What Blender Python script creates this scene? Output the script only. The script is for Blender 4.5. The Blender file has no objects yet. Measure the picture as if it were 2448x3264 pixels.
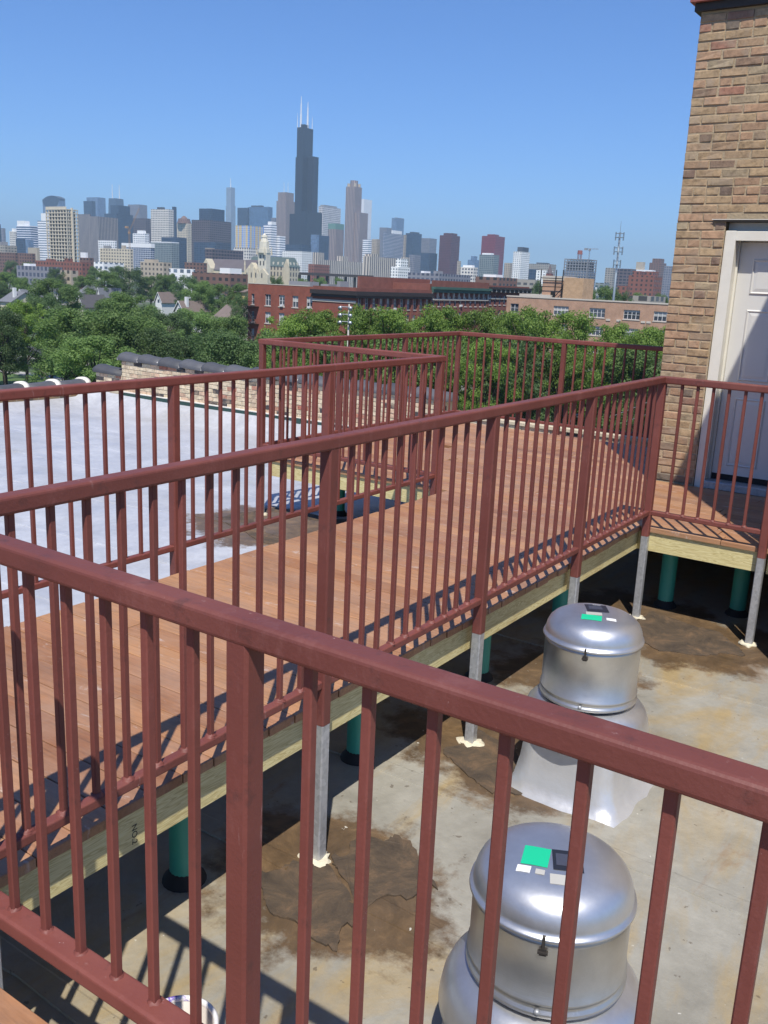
import bpy, math, random
from mathutils import Vector, Matrix

# ------------------------------------------------------------------ camera, sky, sun, exposure
SC = bpy.context.scene
COL = SC.collection
RN = random.Random(11)
PI = math.pi

F_PX, PITCH, ROLL, YAW, EYE = 2957.0, math.radians(-14.011), math.radians(2.53), math.radians(-33.918), 1.605
FW = Vector((math.sin(YAW)*math.cos(PITCH), math.cos(YAW)*math.cos(PITCH), math.sin(PITCH)))
RT0 = Vector((math.cos(YAW), -math.sin(YAW), 0.0))
UP0 = RT0.cross(FW)
RT = RT0*math.cos(ROLL) + UP0*math.sin(ROLL)
UP = UP0*math.cos(ROLL) - RT0*math.sin(ROLL)
CAM = Vector((0.0, 0.0, EYE))
cam_d = bpy.data.cameras.new('camera')
cam = bpy.data.objects.new('camera', cam_d)
COL.objects.link(cam)
cam_d.sensor_fit = 'VERTICAL'
cam_d.sensor_height = 36.0
cam_d.sensor_width = 27.0
cam_d.lens = F_PX/3264.0*36.0
cam_d.clip_start = 0.05
cam_d.clip_end = 60000.0
M = Matrix.Identity(4)
for i in range(3):
    M[i][0] = RT[i]; M[i][1] = UP[i]; M[i][2] = -FW[i]; M[i][3] = CAM[i]
cam.matrix_world = M
SC.camera = cam

world = bpy.data.worlds.new('World')
SC.world = world
world.use_nodes = True
wn = world.node_tree
wn.nodes.clear()
SUN_VEC = Vector((0.34, -0.51, 1.0)).normalized()
sky = wn.nodes.new('ShaderNodeTexSky')
sky.sky_type = 'NISHITA'
sky.sun_disc = False
sky.sun_elevation = math.asin(SUN_VEC.z)
sky.sun_rotation = math.atan2(SUN_VEC.x, SUN_VEC.y)
sky.altitude = 200.0
sky.air_density = 1.0
sky.dust_density = 0.0
sky.ozone_density = 4.0
bg = wn.nodes.new('ShaderNodeBackground')
bg.inputs['Strength'].default_value = 0.078
wo = wn.nodes.new('ShaderNodeOutputWorld')
tint = wn.nodes.new('ShaderNodeMix')
tint.data_type = 'RGBA'
tint.blend_type = 'MULTIPLY'
tint.inputs[0].default_value = 1.0
tint.inputs[7].default_value = (0.60, 0.91, 1.38, 1.0)
wn.links.new(sky.outputs[0], tint.inputs[6])
wn.links.new(tint.outputs[2], bg.inputs['Color'])
wn.links.new(bg.outputs[0], wo.inputs['Surface'])

sun_d = bpy.data.lights.new('sun', 'SUN')
sun_d.energy = 4.2
sun_d.angle = math.radians(0.53)
sun_d.color = (1.0, 0.95, 0.87)
sun = bpy.data.objects.new('sun', sun_d)
COL.objects.link(sun)
sun.rotation_euler = SUN_VEC.to_track_quat('Z', 'Y').to_euler()
sun.location = (0, 0, 60)

SC.view_settings.view_transform = 'Standard'
SC.view_settings.look = 'None'
SC.view_settings.exposure = 0.45
SC.view_settings.gamma = 1.0
SC.render.engine = 'CYCLES'
SC.cycles.max_bounces = 6
SC.cycles.diffuse_bounces = 3
SC.cycles.glossy_bounces = 3
SC.cycles.transparent_max_bounces = 6
SC.cycles.volume_bounces = 0
SC.cycles.use_denoising = True
SC.cycles.sample_clamp_indirect = 6.0

G = -18.5            # street level; the deck top is about z = 0

def ray(u, v):
    return (RT*(u-1224.0) + UP*(1632.0-v) + FW*F_PX).normalized()
def sight(u, v, rng):
    r = ray(u, v)
    return CAM + r*(rng/math.hypot(r.x, r.y))
def bear(u, v=880.0):
    r = ray(u, v)
    return math.atan2(r.x, r.y)

# ------------------------------------------------------------------ node helpers
def new_mat(name):
    m = bpy.data.materials.new(name)
    m.use_nodes = True
    nt = m.node_tree
    return m, nt, nt.nodes['Principled BSDF']
def put(nt, sock, val):
    if isinstance(val, bpy.types.NodeSocket):
        nt.links.new(val, sock)
    elif isinstance(val, (tuple, list)) and len(val) == 3 and sock.type == 'RGBA':
        sock.default_value = (val[0], val[1], val[2], 1.0)
    else:
        sock.default_value = val
def mth(nt, op, a, b=None, c=None, clamp=False):
    n = nt.nodes.new('ShaderNodeMath')
    n.operation = op
    n.use_clamp = clamp
    put(nt, n.inputs[0], a)
    if b is not None: put(nt, n.inputs[1], b)
    if c is not None: put(nt, n.inputs[2], c)
    return n.outputs[0]
def vmth(nt, op, a, b=None):
    n = nt.nodes.new('ShaderNodeVectorMath')
    n.operation = op
    put(nt, n.inputs[0], a)
    if b is not None: put(nt, n.inputs[1], b)
    return n.outputs['Value'] if op in ('DISTANCE', 'LENGTH', 'DOT_PRODUCT') else n.outputs[0]
def ocoord(nt):
    return nt.nodes.new('ShaderNodeTexCoord').outputs['Object']
def orand(nt):
    return nt.nodes.new('ShaderNodeObjectInfo').outputs['Random']
def mapping(nt, vec, scale=(1, 1, 1), loc=(0, 0, 0), rot=(0, 0, 0)):
    n = nt.nodes.new('ShaderNodeMapping')
    put(nt, n.inputs['Vector'], vec)
    n.inputs['Scale'].default_value = scale
    n.inputs['Location'].default_value = loc
    n.inputs['Rotation'].default_value = rot
    return n.outputs[0]
def noise(nt, vec, scale, detail=4.0, rough=0.55, dist=0.0, col=False):
    n = nt.nodes.new('ShaderNodeTexNoise')
    put(nt, n.inputs['Vector'], vec)
    n.inputs['Scale'].default_value = scale
    n.inputs['Detail'].default_value = detail
    n.inputs['Roughness'].default_value = rough
    n.inputs['Distortion'].default_value = dist
    return n.outputs['Color' if col else 'Fac']
def ramp(nt, fac, stops, interp='LINEAR'):
    n = nt.nodes.new('ShaderNodeValToRGB')
    put(nt, n.inputs[0], fac)
    cr = n.color_ramp
    cr.interpolation = interp
    while len(cr.elements) < len(stops):
        cr.elements.new(0.5)
    for e, (p, c) in zip(cr.elements, stops):
        e.position = p
        e.color = (c, c, c, 1) if not isinstance(c, (tuple, list)) else (c[0], c[1], c[2], 1)
    return n.outputs[0]
def mixc(nt, fac, a, b, mode='MIX'):
    n = nt.nodes.new('ShaderNodeMix')
    n.data_type = 'RGBA'
    n.blend_type = mode
    put(nt, n.inputs[0], fac)
    put(nt, n.inputs[6], a)
    put(nt, n.inputs[7], b)
    return n.outputs[2]
def bump(nt, h, strength=0.3, dist=0.01):
    n = nt.nodes.new('ShaderNodeBump')
    n.inputs['Strength'].default_value = strength
    n.inputs['Distance'].default_value = dist
    put(nt, n.inputs['Height'], h)
    return n.outputs[0]
def scaled(nt, col, fac):
    n = nt.nodes.new('ShaderNodeVectorMath')
    n.operation = 'SCALE'
    put(nt, n.inputs[0], col)
    put(nt, n.inputs['Scale'], fac)
    return n.outputs[0]

def plain(name, col, rough=0.7, metal=0.0, var=0.25, vscale=6.0, bmp=0.0, bscale=40.0, rnd=0.0):
    """base colour broken up by two sizes of noise, a little relief"""
    m, nt, b = new_mat(name)
    v = ocoord(nt)
    n1 = noise(nt, v, vscale, 5.0, 0.65)
    f = mth(nt, 'MULTIPLY_ADD', n1, 2*var, 1.0-var)
    if rnd:
        r = mth(nt, 'MULTIPLY_ADD', orand(nt), 2*rnd, 1.0-rnd)
        f = mth(nt, 'MULTIPLY', f, r)
    put(nt, b.inputs['Base Color'], scaled(nt, (col[0], col[1], col[2]), f))
    b.inputs['Roughness'].default_value = rough
    b.inputs['Metallic'].default_value = metal
    if bmp:
        put(nt, b.inputs['Normal'], bump(nt, noise(nt, v, bscale, 4.0), bmp, 0.01))
    return m

# ------------------------------------------------------------------ mesh helpers
class MB:
    """collects faces; build() links them as ONE mesh object"""
    def __init__(s):
        s.v = []; s.f = []; s.mi = []; s.cur = 0
    def add(s, vs, fs):
        o = len(s.v)
        s.v.extend([tuple(p) for p in vs])
        for f in fs:
            s.f.append(tuple(i+o for i in f)); s.mi.append(s.cur)
    def box(s, x0, x1, y0, y1, z0, z1):
        s.add([(x0,y0,z0),(x1,y0,z0),(x1,y1,z0),(x0,y1,z0),(x0,y0,z1),(x1,y0,z1),(x1,y1,z1),(x0,y1,z1)],
              [(3,2,1,0),(4,5,6,7),(0,1,5,4),(1,2,6,5),(2,3,7,6),(3,0,4,7)])
    def cbox(s, x0, x1, y0, y1, z0, z1, c):
        """box with its upper edges chamfered"""
        s.add([(x0,y0,z0),(x1,y0,z0),(x1,y1,z0),(x0,y1,z0),(x0,y0,z1-c),(x1,y0,z1-c),(x1,y1,z1-c),(x0,y1,z1-c),
               (x0+c,y0+c,z1),(x1-c,y0+c,z1),(x1-c,y1-c,z1),(x0+c,y1-c,z1)],
              [(3,2,1,0),(0,1,5,4),(1,2,6,5),(2,3,7,6),(3,0,4,7),(4,5,9,8),(5,6,10,9),(6,7,11,10),(7,4,8,11),(8,9,10,11)])
    def prism(s, pts, z0, z1):
        n = len(pts)
        s.add([(p[0],p[1],z0) for p in pts]+[(p[0],p[1],z1) for p in pts],
              [tuple(range(n-1,-1,-1)), tuple(range(n,2*n))]+[(i,(i+1)%n,n+(i+1)%n,n+i) for i in range(n)])
    def extrude(s, pts, a, b):
        """closed loop of points moved from offset a to offset b"""
        n = len(pts)
        a = Vector(a); b = Vector(b)
        s.add([Vector(p)+a for p in pts]+[Vector(p)+b for p in pts],
              [tuple(range(n-1,-1,-1)), tuple(range(n,2*n))]+[(i,(i+1)%n,n+(i+1)%n,n+i) for i in range(n)])
    def tube(s, p0, p1, r0, r1=None, n=8, cap=True, ph=0.0):
        r1 = r0 if r1 is None else r1
        p0 = Vector(p0); p1 = Vector(p1)
        d = (p1-p0).normalized()
        a = d.orthogonal().normalized(); b = d.cross(a)
        vs = []
        for p, r in ((p0, r0), (p1, r1)):
            for k in range(n):
                t = 2*PI*k/n+ph
                vs.append(p+a*math.cos(t)*r+b*math.sin(t)*r)
        fs = [(k,(k+1)%n,n+(k+1)%n,n+k) for k in range(n)]
        if cap: fs += [tuple(range(n-1,-1,-1)), tuple(range(n,2*n))]
        s.add(vs, fs)
    def bar(s, p0, p1, w):
        s.tube(p0, p1, w*0.7071, n=4, ph=PI/4)
    def lathe(s, prof, cx, cy, n=32):
        m = len(prof); vs = []; fs = []
        for r, z in prof:
            for k in range(n):
                t = 2*PI*k/n
                vs.append((cx+r*math.cos(t), cy+r*math.sin(t), z))
        for i in range(m-1):
            for k in range(n):
                fs.append((i*n+k, i*n+(k+1)%n, (i+1)*n+(k+1)%n, (i+1)*n+k))
        s.add(vs, fs)
    def sweep(s, prof, path, closed_caps=True):
        """profile (side, up) mitred along a level path of (x, y, z)"""
        P = [Vector(p) for p in path]; m = len(prof); vs = []
        for i, p in enumerate(P):
            d0 = (P[i]-P[i-1]).normalized() if i else None
            d1 = (P[i+1]-P[i]).normalized() if i+1 < len(P) else None
            if d0 is None: d0 = d1
            if d1 is None: d1 = d0
            n0 = Vector((d0.y,-d0.x,0)); n1 = Vector((d1.y,-d1.x,0))
            nn = (n0+n1).normalized()
            k = 1.0/max(0.3, nn.dot(n0))
            for a, b in prof:
                vs.append(p+nn*a*k+Vector((0,0,b)))
        fs = []
        for i in range(len(P)-1):
            for k in range(m):
                fs.append((i*m+k, (i+1)*m+k, (i+1)*m+(k+1)%m, i*m+(k+1)%m))
        fs += [tuple(range(m)), tuple(range(len(P)*m-1, (len(P)-1)*m-1, -1))]
        s.add(vs, fs)
    def mesh(s, name, mats, smooth=False):
        me = bpy.data.meshes.new(name)
        me.from_pydata(s.v, [], s.f)
        for m in (mats if isinstance(mats, (list, tuple)) else [mats]):
            me.materials.append(m)
        if max(s.mi or [0]):
            me.polygons.foreach_set('material_index', s.mi)
        if smooth:
            me.polygons.foreach_set('use_smooth', [True]*len(s.f))
        me.update()
        return me
    def build(s, name, mats, parent=None, smooth=False, fix=False):
        me = s.mesh(name, mats, smooth)
        if fix:
            import bmesh
            bm = bmesh.new(); bm.from_mesh(me)
            bmesh.ops.recalc_face_normals(bm, faces=bm.faces[:])
            bm.to_mesh(me); bm.free()
        return link(name, me, parent)

def link(name, me, parent=None, loc=None):
    o = bpy.data.objects.new(name, me)
    COL.objects.link(o)
    if parent is not None:
        o.parent = parent
        o.matrix_parent_inverse = Matrix.Translation(-parent.location)
    if loc is not None:
        o.location = loc
    return o
def tag(o, label=None, cat=None, group=None, kind=None):
    if label: o['label'] = label
    if cat: o['category'] = cat
    if group: o['group'] = group
    if kind: o['kind'] = kind
    return o
def thing(name, label, cat, loc=(0, 0, 0), group=None):
    o = bpy.data.objects.new(name, None)
    o.empty_display_size = 0.2
    o.location = loc
    COL.objects.link(o)
    return tag(o, label, cat, group)
def rrect(w, h, r, n=3):
    """rounded rectangle profile centred on 0"""
    pts = []
    for cx, cy, a0 in ((w/2-r, h/2-r, 0), (-w/2+r, h/2-r, PI/2), (-w/2+r, -h/2+r, PI), (w/2-r, -h/2+r, 1.5*PI)):
        for k in range(n+1):
            t = a0+PI/2*k/n
            pts.append((cx+r*math.cos(t), cy+r*math.sin(t)))
    return pts
def smooth01(t):
    t = max(0.0, min(1.0, t))
    return t*t*(3-2*t)

# ------------------------------------------------------------------ materials of the near scene
def m_red_paint():
    m, nt, b = new_mat('red_oxide_paint')
    v = ocoord(nt); r = orand(nt)
    n1 = noise(nt, v, 3.0, 5.0, 0.6)
    base = ramp(nt, n1, [(0.25, (0.142, 0.040, 0.031)), (0.55, (0.176, 0.050, 0.038)), (0.8, (0.210, 0.066, 0.050))])
    base = scaled(nt, base, mth(nt, 'MULTIPLY_ADD', r, 0.24, 0.88))
    chalk = ramp(nt, noise(nt, mapping(nt, v, (1, 1, 0.35)), 9.0, 8.0, 0.75), [(0.54, 0.0), (0.70, 0.7)])
    base = mixc(nt, mth(nt, 'MULTIPLY', chalk, 0.22), base, (0.40, 0.20, 0.18))
    nick = ramp(nt, noise(nt, mapping(nt, v, (1, 1, 0.5)), 38.0, 6.0, 0.7), [(0.69, 0.0), (0.72, 1.0)])
    base = mixc(nt, mth(nt, 'MULTIPLY', nick, 0.7), base, (0.50, 0.38, 0.34))
    streak = ramp(nt, noise(nt, mapping(nt, v, (5, 5, 0.7), loc=(2, 7, 0)), 7.0, 7.0, 0.72, 0.3), [(0.64, 0.0), (0.70, 1.0)])
    base = mixc(nt, mth(nt, 'MULTIPLY', streak, 0.32), base, (0.46, 0.33, 0.30))
    dark = ramp(nt, noise(nt, v, 17.0, 6.0, 0.7), [(0.30, 0.6), (0.42, 0.0)])
    base = mixc(nt, dark, base, (0.075, 0.030, 0.026))
    put(nt, b.inputs['Base Color'], base)
    put(nt, b.inputs['Roughness'], mth(nt, 'MULTIPLY_ADD', n1, 0.3, 0.44))
    put(nt, b.inputs['Normal'], bump(nt, mth(nt, 'ADD', noise(nt, v, 120.0, 4.0), mth(nt, 'MULTIPLY', noise(nt, v, 18.0, 3.0), 2.0)), 0.2, 0.004))
    return m
def m_galv():
    m, nt, b = new_mat('galvanised_steel')
    v = ocoord(nt)
    vo = nt.nodes.new('ShaderNodeTexVoronoi')
    put(nt, vo.inputs['Vector'], v); vo.inputs['Scale'].default_value = 60.0
    n1 = noise(nt, mapping(nt, v, (1, 1, 0.25)), 9.0, 5.0)
    c = ramp(nt, vo.outputs['Color'], [(0.0, (0.34, 0.35, 0.36)), (1.0, (0.50, 0.51, 0.52))])
    c = mixc(nt, ramp(nt, n1, [(0.52, 0.0), (0.7, 0.8)]), c, (0.58, 0.58, 0.57))
    put(nt, b.inputs['Base Color'], c)
    b.inputs['Metallic'].default_value = 0.45
    put(nt, b.inputs['Roughness'], mth(nt, 'MULTIPLY_ADD', n1, 0.3, 0.32))
    return m
def m_deck():
    m, nt, b = new_mat('hardwood_decking')
    v = ocoord(nt); r = orand(nt)
    off = nt.nodes.new('ShaderNodeCombineXYZ')
    put(nt, off.inputs[0], mth(nt, 'MULTIPLY', r, 37.0)); put(nt, off.inputs[2], mth(nt, 'MULTIPLY', r, 91.0))
    w = vmth(nt, 'ADD', v, off.outputs[0])
    grain = noise(nt, mapping(nt, w, (1.6, 26, 26)), 3.0, 7.0, 0.65, 0.6)
    wide = noise(nt, mapping(nt, w, (0.9, 4, 4)), 2.0, 3.0)
    c = ramp(nt, r, [(0.0, (0.27, 0.118, 0.055)), (0.35, (0.40, 0.200, 0.092)), (0.6, (0.32, 0.146, 0.076)), (0.85, (0.46, 0.243, 0.112)), (1.0, (0.37, 0.170, 0.076))])
    c = scaled(nt, c, ramp(nt, grain, [(0.25, 0.62), (0.5, 1.0), (0.75, 1.18)]))
    c = scaled(nt, c, mth(nt, 'MULTIPLY_ADD', wide, 0.5, 0.75))
    dust = ramp(nt, noise(nt, mapping(nt, v, (1.0, 1.7, 1)), 2.3, 9.0, 0.72, 0.4), [(0.42, 0.0), (0.66, 0.75)])
    c = mixc(nt, mth(nt, 'MULTIPLY', dust, 0.72), c, (0.375, 0.240, 0.165))
    scuff = ramp(nt, noise(nt, mapping(nt, v, (1.4, 3.4, 1), rot=(0, 0, 0.3)), 4.0, 9.0, 0.72, 0.5), [(0.60, 0.0), (0.66, 1.0)])
    c = mixc(nt, mth(nt, 'MULTIPLY', scuff, 0.5), c, (0.56, 0.47, 0.41))
    grime = ramp(nt, noise(nt, mapping(nt, v, (0.8, 1.3, 1), loc=(5, 2, 0)), 1.6, 8.0, 0.7, 0.6), [(0.50, 0.0), (0.72, 0.55)])
    c = mixc(nt, grime, c, (0.16, 0.095, 0.065))
    put(nt, b.inputs['Base Color'], c)
    b.inputs['Roughness'].default_value = 0.55
    put(nt, b.inputs['Normal'], bump(nt, grain, 0.25, 0.004))
    return m
def m_lumber():
    m, nt, b = new_mat('treated_pine')
    v = ocoord(nt); r = orand(nt)
    off = nt.nodes.new('ShaderNodeCombineXYZ')
    put(nt, off.inputs[0], mth(nt, 'MULTIPLY', r, 37.0)); put(nt, off.inputs[2], mth(nt, 'MULTIPLY', r, 9.0))
    w = vmth(nt, 'ADD', v, off.outputs[0])
    wv = noise(nt, mapping(nt, w, (1.3, 1.3, 20)), 1.6, 3.0, 0.5, 1.6)
    rings = mth(nt, 'FRACT', mth(nt, 'MULTIPLY', wv, 9.0))
    c = ramp(nt, rings, [(0.0, (0.46, 0.37, 0.16)), (0.35, (0.62, 0.53, 0.25)), (0.75, (0.70, 0.62, 0.33)), (1.0, (0.50, 0.41, 0.18))])
    st = ramp(nt, noise(nt, mapping(nt, w, (1, 1, 2)), 2.4, 6.0, 0.7), [(0.52, 0.0), (0.75, 0.75)])
    c = mixc(nt, mth(nt, 'MULTIPLY', st, 0.6), c, (0.34, 0.22, 0.09))
    kn = nt.nodes.new('ShaderNodeTexVoronoi')
    put(nt, kn.inputs['Vector'], mapping(nt, w, (1.5, 1.5, 3.0))); kn.inputs['Scale'].default_value = 1.0
    c = mixc(nt, ramp(nt, kn.outputs['Distance'], [(0.035, 1.0), (0.06, 0.0)]), c, (0.16, 0.075, 0.03))
    put(nt, b.inputs['Base Color'], c)
    b.inputs['Roughness'].default_value = 0.7
    put(nt, b.inputs['Normal'], bump(nt, wv, 0.2, 0.004))
    return m
STAINS = [(-1.90, 2.52, 0.46), (-1.62, 2.46, 0.30), (-2.0, 3.85, 0.42), (-1.62, 3.72, 0.40), (-1.95, 6.2, 0.6), (-1.5, 5.95, 0.5), (-1.22, 6.15, 0.42), (-2.0, 5.0, 0.45), (-5.3, 6.0, 0.7), (-4.6, 6.2, 0.6)]
def m_roof():
    m, nt, b = new_mat('coated_flat_roof')
    v = ocoord(nt)
    sep = nt.nodes.new('ShaderNodeSeparateXYZ'); put(nt, sep.inputs[0], v)
    x = sep.outputs[0]; y = sep.outputs[1]
    big = noise(nt, v, 0.35, 6.0, 0.6); mid = noise(nt, v, 1.7, 7.0, 0.65, 0.4); fine = noise(nt, v, 14.0, 7.0, 0.7)
    silver = ramp(nt, mid, [(0.25, (0.40, 0.41, 0.44)), (0.5, (0.465, 0.475, 0.505)), (0.75, (0.53, 0.54, 0.565))])
    silver = mixc(nt, ramp(nt, noise(nt, mapping(nt, v, (1, 1.8, 1)), 0.6, 8.0, 0.7, 0.5), [(0.48, 0.0), (0.68, 0.55)]), silver, (0.38, 0.375, 0.36))
    dull = ramp(nt, mid, [(0.22, (0.23, 0.215, 0.175)), (0.5, (0.32, 0.303, 0.252)), (0.78, (0.40, 0.38, 0.32))])
    och = ramp(nt, noise(nt, mapping(nt, v, (1.6, 0.55, 1), rot=(0, 0, 0.25)), 1.3, 7.0, 0.65, 0.8), [(0.46, 0.0), (0.66, 0.75)])
    dull = mixc(nt, och, dull, (0.40, 0.28, 0.11))
    rust = ramp(nt, noise(nt, mapping(nt, v, (1.2, 0.5, 1), rot=(0, 0, 0.25), loc=(3, 1, 0)), 1.9, 8.0, 0.7, 1.0), [(0.60, 0.0), (0.72, 0.7)])
    dull = mixc(nt, rust, dull, (0.26, 0.13, 0.05))
    wet = ramp(nt, mth(nt, 'ADD', x, mth(nt, 'MULTIPLY_ADD', big, 1.4, -0.7)), [(0.0, 0.0), (1.0, 1.0)])
    side = nt.nodes.new('ShaderNodeMapRange')
    put(nt, side.inputs['Value'], mth(nt, 'ADD', x, mth(nt, 'MULTIPLY_ADD', mid, 0.8, -0.4)))
    side.inputs['From Min'].default_value = -4.4; side.inputs['From Max'].default_value = -2.9
    c = mixc(nt, side.outputs[0], silver, dull)
    # mud and tar around the legs, edges broken by noise
    acc = None
    wob = mth(nt, 'MULTIPLY_ADD', noise(nt, v, 3.2, 7.0, 0.7), 0.9, -0.45)
    for sx, sy, sr in STAINS:
        d = vmth(nt, 'DISTANCE', mapping(nt, v, (1, 1, 0)), (sx, sy, 0.0))
        k = mth(nt, 'SUBTRACT', mth(nt, 'ADD', d, wob), sr)
        acc = k if acc is None else mth(nt, 'MINIMUM', acc, k)
    mr = nt.nodes.new('ShaderNodeMapRange')
    put(nt, mr.inputs['Value'], acc)
    mr.inputs['From Min'].default_value = 0.03; mr.inputs['From Max'].default_value = -0.10
    mud = ramp(nt, noise(nt, v, 5.0, 8.0, 0.72, 0.6), [(0.3, (0.060, 0.036, 0.018)), (0.52, (0.125, 0.075, 0.036)), (0.72, (0.26, 0.16, 0.075))])
    c = mixc(nt, mth(nt, 'MULTIPLY', mr.outputs[0], 0.93), c, mud)
    spots = ramp(nt, noise(nt, v, 26.0, 3.0, 0.5), [(0.70, 0.0), (0.73, 1.0)])
    c = mixc(nt, mth(nt, 'MULTIPLY', spots, mth(nt, 'MULTIPLY_ADD', side.outputs[0], 0.5, 0.1)), c, (0.10, 0.075, 0.05))
    chips = ramp(nt, noise(nt, mapping(nt, v, (1, 1, 1), loc=(9, 4, 0)), 19.0, 4.0, 0.6), [(0.715, 0.0), (0.735, 1.0)])
    c = mixc(nt, mth(nt, 'MULTIPLY', chips, 0.75), c, (0.72, 0.69, 0.60))
    c = scaled(nt, c, mth(nt, 'MULTIPLY_ADD', fine, 0.5, 0.75))
    put(nt, b.inputs['Base Color'], c)
    put(nt, b.inputs['Roughness'], ramp(nt, mid, [(0.3, 0.40), (0.7, 0.66)]))
    b.inputs['Metallic'].default_value = 0.12
    h = mth(nt, 'ADD', mth(nt, 'MULTIPLY', mid, 2.0), fine)
    put(nt, b.inputs['Normal'], bump(nt, h, 0.35, 0.012))
    return m
def m_tar():
    m, nt, b = new_mat('roofing_tar_patch')
    v = ocoord(nt)
    n = noise(nt, v, 6.0, 9.0, 0.72, 0.5)
    c = ramp(nt, n, [(0.3, (0.040, 0.030, 0.022)), (0.5, (0.085, 0.06, 0.038)), (0.66, (0.16, 0.10, 0.055)), (0.8, (0.36, 0.22, 0.11))])
    put(nt, b.inputs['Base Color'], c); b.inputs['Roughness'].default_value = 0.8
    put(nt, b.inputs['Normal'], bump(nt, n, 0.7, 0.015))
    return m
def m_alu(name, col, rough, brushed):
    m, nt, b = new_mat(name)
    v = ocoord(nt)
    br = noise(nt, mapping(nt, v, (1, 1, 60) if brushed else (1, 1, 1)), 6.0 if brushed else 4.0, 6.0, 0.7)
    dirt = noise(nt, v, 3.0, 7.0, 0.7)
    c = scaled(nt, col, ramp(nt, dirt, [(0.3, 0.74), (0.7, 1.02)]))
    smear = ramp(nt, noise(nt, mapping(nt, v, (1, 1, 1.6)), 13.0, 6.0, 0.7), [(0.66, 0.0), (0.74, 0.6)])
    c = mixc(nt, smear, c, (0.78, 0.77, 0.74))
    put(nt, b.inputs['Base Color'], c)
    b.inputs['Metallic'].default_value = 0.86
    put(nt, b.inputs['Roughness'], mth(nt, 'MULTIPLY_ADD', mth(nt, 'ADD', br, dirt), 0.13, rough-0.12))
    put(nt, b.inputs['Normal'], bump(nt, mth(nt, 'ADD', br, mth(nt, 'MULTIPLY', dirt, 2.0)), 0.10, 0.006))
    return m
def m_brick_unit(name, stops, smear=(0.36, 0.275, 0.195)):
    """one fired brick: tone from the object's own random number, pitted face"""
    m, nt, b = new_mat(name)
    v = ocoord(nt); r = orand(nt)
    off = nt.nodes.new('ShaderNodeCombineXYZ')
    put(nt, off.inputs[0], mth(nt, 'MULTIPLY', r, 53.0)); put(nt, off.inputs[1], mth(nt, 'MULTIPLY', r, 17.0))
    w = vmth(nt, 'ADD', v, off.outputs[0])
    n = noise(nt, w, 22.0, 7.0, 0.7); n2 = noise(nt, w, 7.0, 4.0)
    c = ramp(nt, r, stops)
    c = scaled(nt, c, ramp(nt, n, [(0.25, 0.45), (0.5, 1.0), (0.8, 1.4)]))
    c = mixc(nt, ramp(nt, n2, [(0.50, 0.0), (0.68, 0.75)]), c, smear)
    put(nt, b.inputs['Base Color'], c); b.inputs['Roughness'].default_value = 0.9
    put(nt, b.inputs['Normal'], bump(nt, mth(nt, 'ADD', n, n2), 0.5, 0.008))
    return m
def m_brick_wall(name, c1, c2, mortar, bw=0.21, bh=0.0675, msize=0.012):
    """brickwork too far or too hidden to be built piece by piece: world-scaled courses"""
    m, nt, b = new_mat(name)
    tc = nt.nodes.new('ShaderNodeTexCoord')
    so = nt.nodes.new('ShaderNodeSeparateXYZ'); put(nt, so.inputs[0], tc.outputs['Object'])
    sn = nt.nodes.new('ShaderNodeSeparateXYZ'); put(nt, sn.inputs[0], tc.outputs['Normal'])
    isx = mth(nt, 'GREATER_THAN', mth(nt, 'ABSOLUTE', sn.outputs[0]), 0.5)
    u = mth(nt, 'ADD', mth(nt, 'MULTIPLY', so.outputs[1], isx), mth(nt, 'MULTIPLY', so.outputs[0], mth(nt, 'SUBTRACT', 1.0, isx)))
    cb = nt.nodes.new('ShaderNodeCombineXYZ'); put(nt, cb.inputs[0], u); put(nt, cb.inputs[1], so.outputs[2])
    bt = nt.nodes.new('ShaderNodeTexBrick')
    put(nt, bt.inputs['Vector'], cb.outputs[0])
    bt.inputs['Scale'].default_value = 1.0
    bt.inputs['Brick Width'].default_value = bw; bt.inputs['Row Height'].default_value = bh
    bt.inputs['Mortar Size'].default_value = msize; bt.inputs['Mortar Smooth'].default_value = 0.2
    put(nt, bt.inputs['Color1'], c1); put(nt, bt.inputs['Color2'], c2); put(nt, bt.inputs['Mortar'], mortar)
    v = tc.outputs['Object']
    c = scaled(nt, bt.outputs['Color'], ramp(nt, noise(nt, v, 0.55, 8.0, 0.7), [(0.25, 0.72), (0.75, 1.22)]))
    put(nt, b.inputs['Base Color'], c); b.inputs['Roughness'].default_value = 0.9
    return m
def m_glass(name, tint=(0.03, 0.04, 0.05), rough=0.08):
    m, nt, b = new_mat(name)
    v = ocoord(nt); r = orand(nt)
    n = noise(nt, v, 0.7, 3.0)
    c = scaled(nt, tint, mth(nt, 'MULTIPLY_ADD', r, 1.4, 0.4))
    put(nt, b.inputs['Base Color'], c); b.inputs['Roughness'].default_value = rough
    put(nt, b.inputs['Normal'], bump(nt, n, 0.04, 0.05))
    return m

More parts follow.
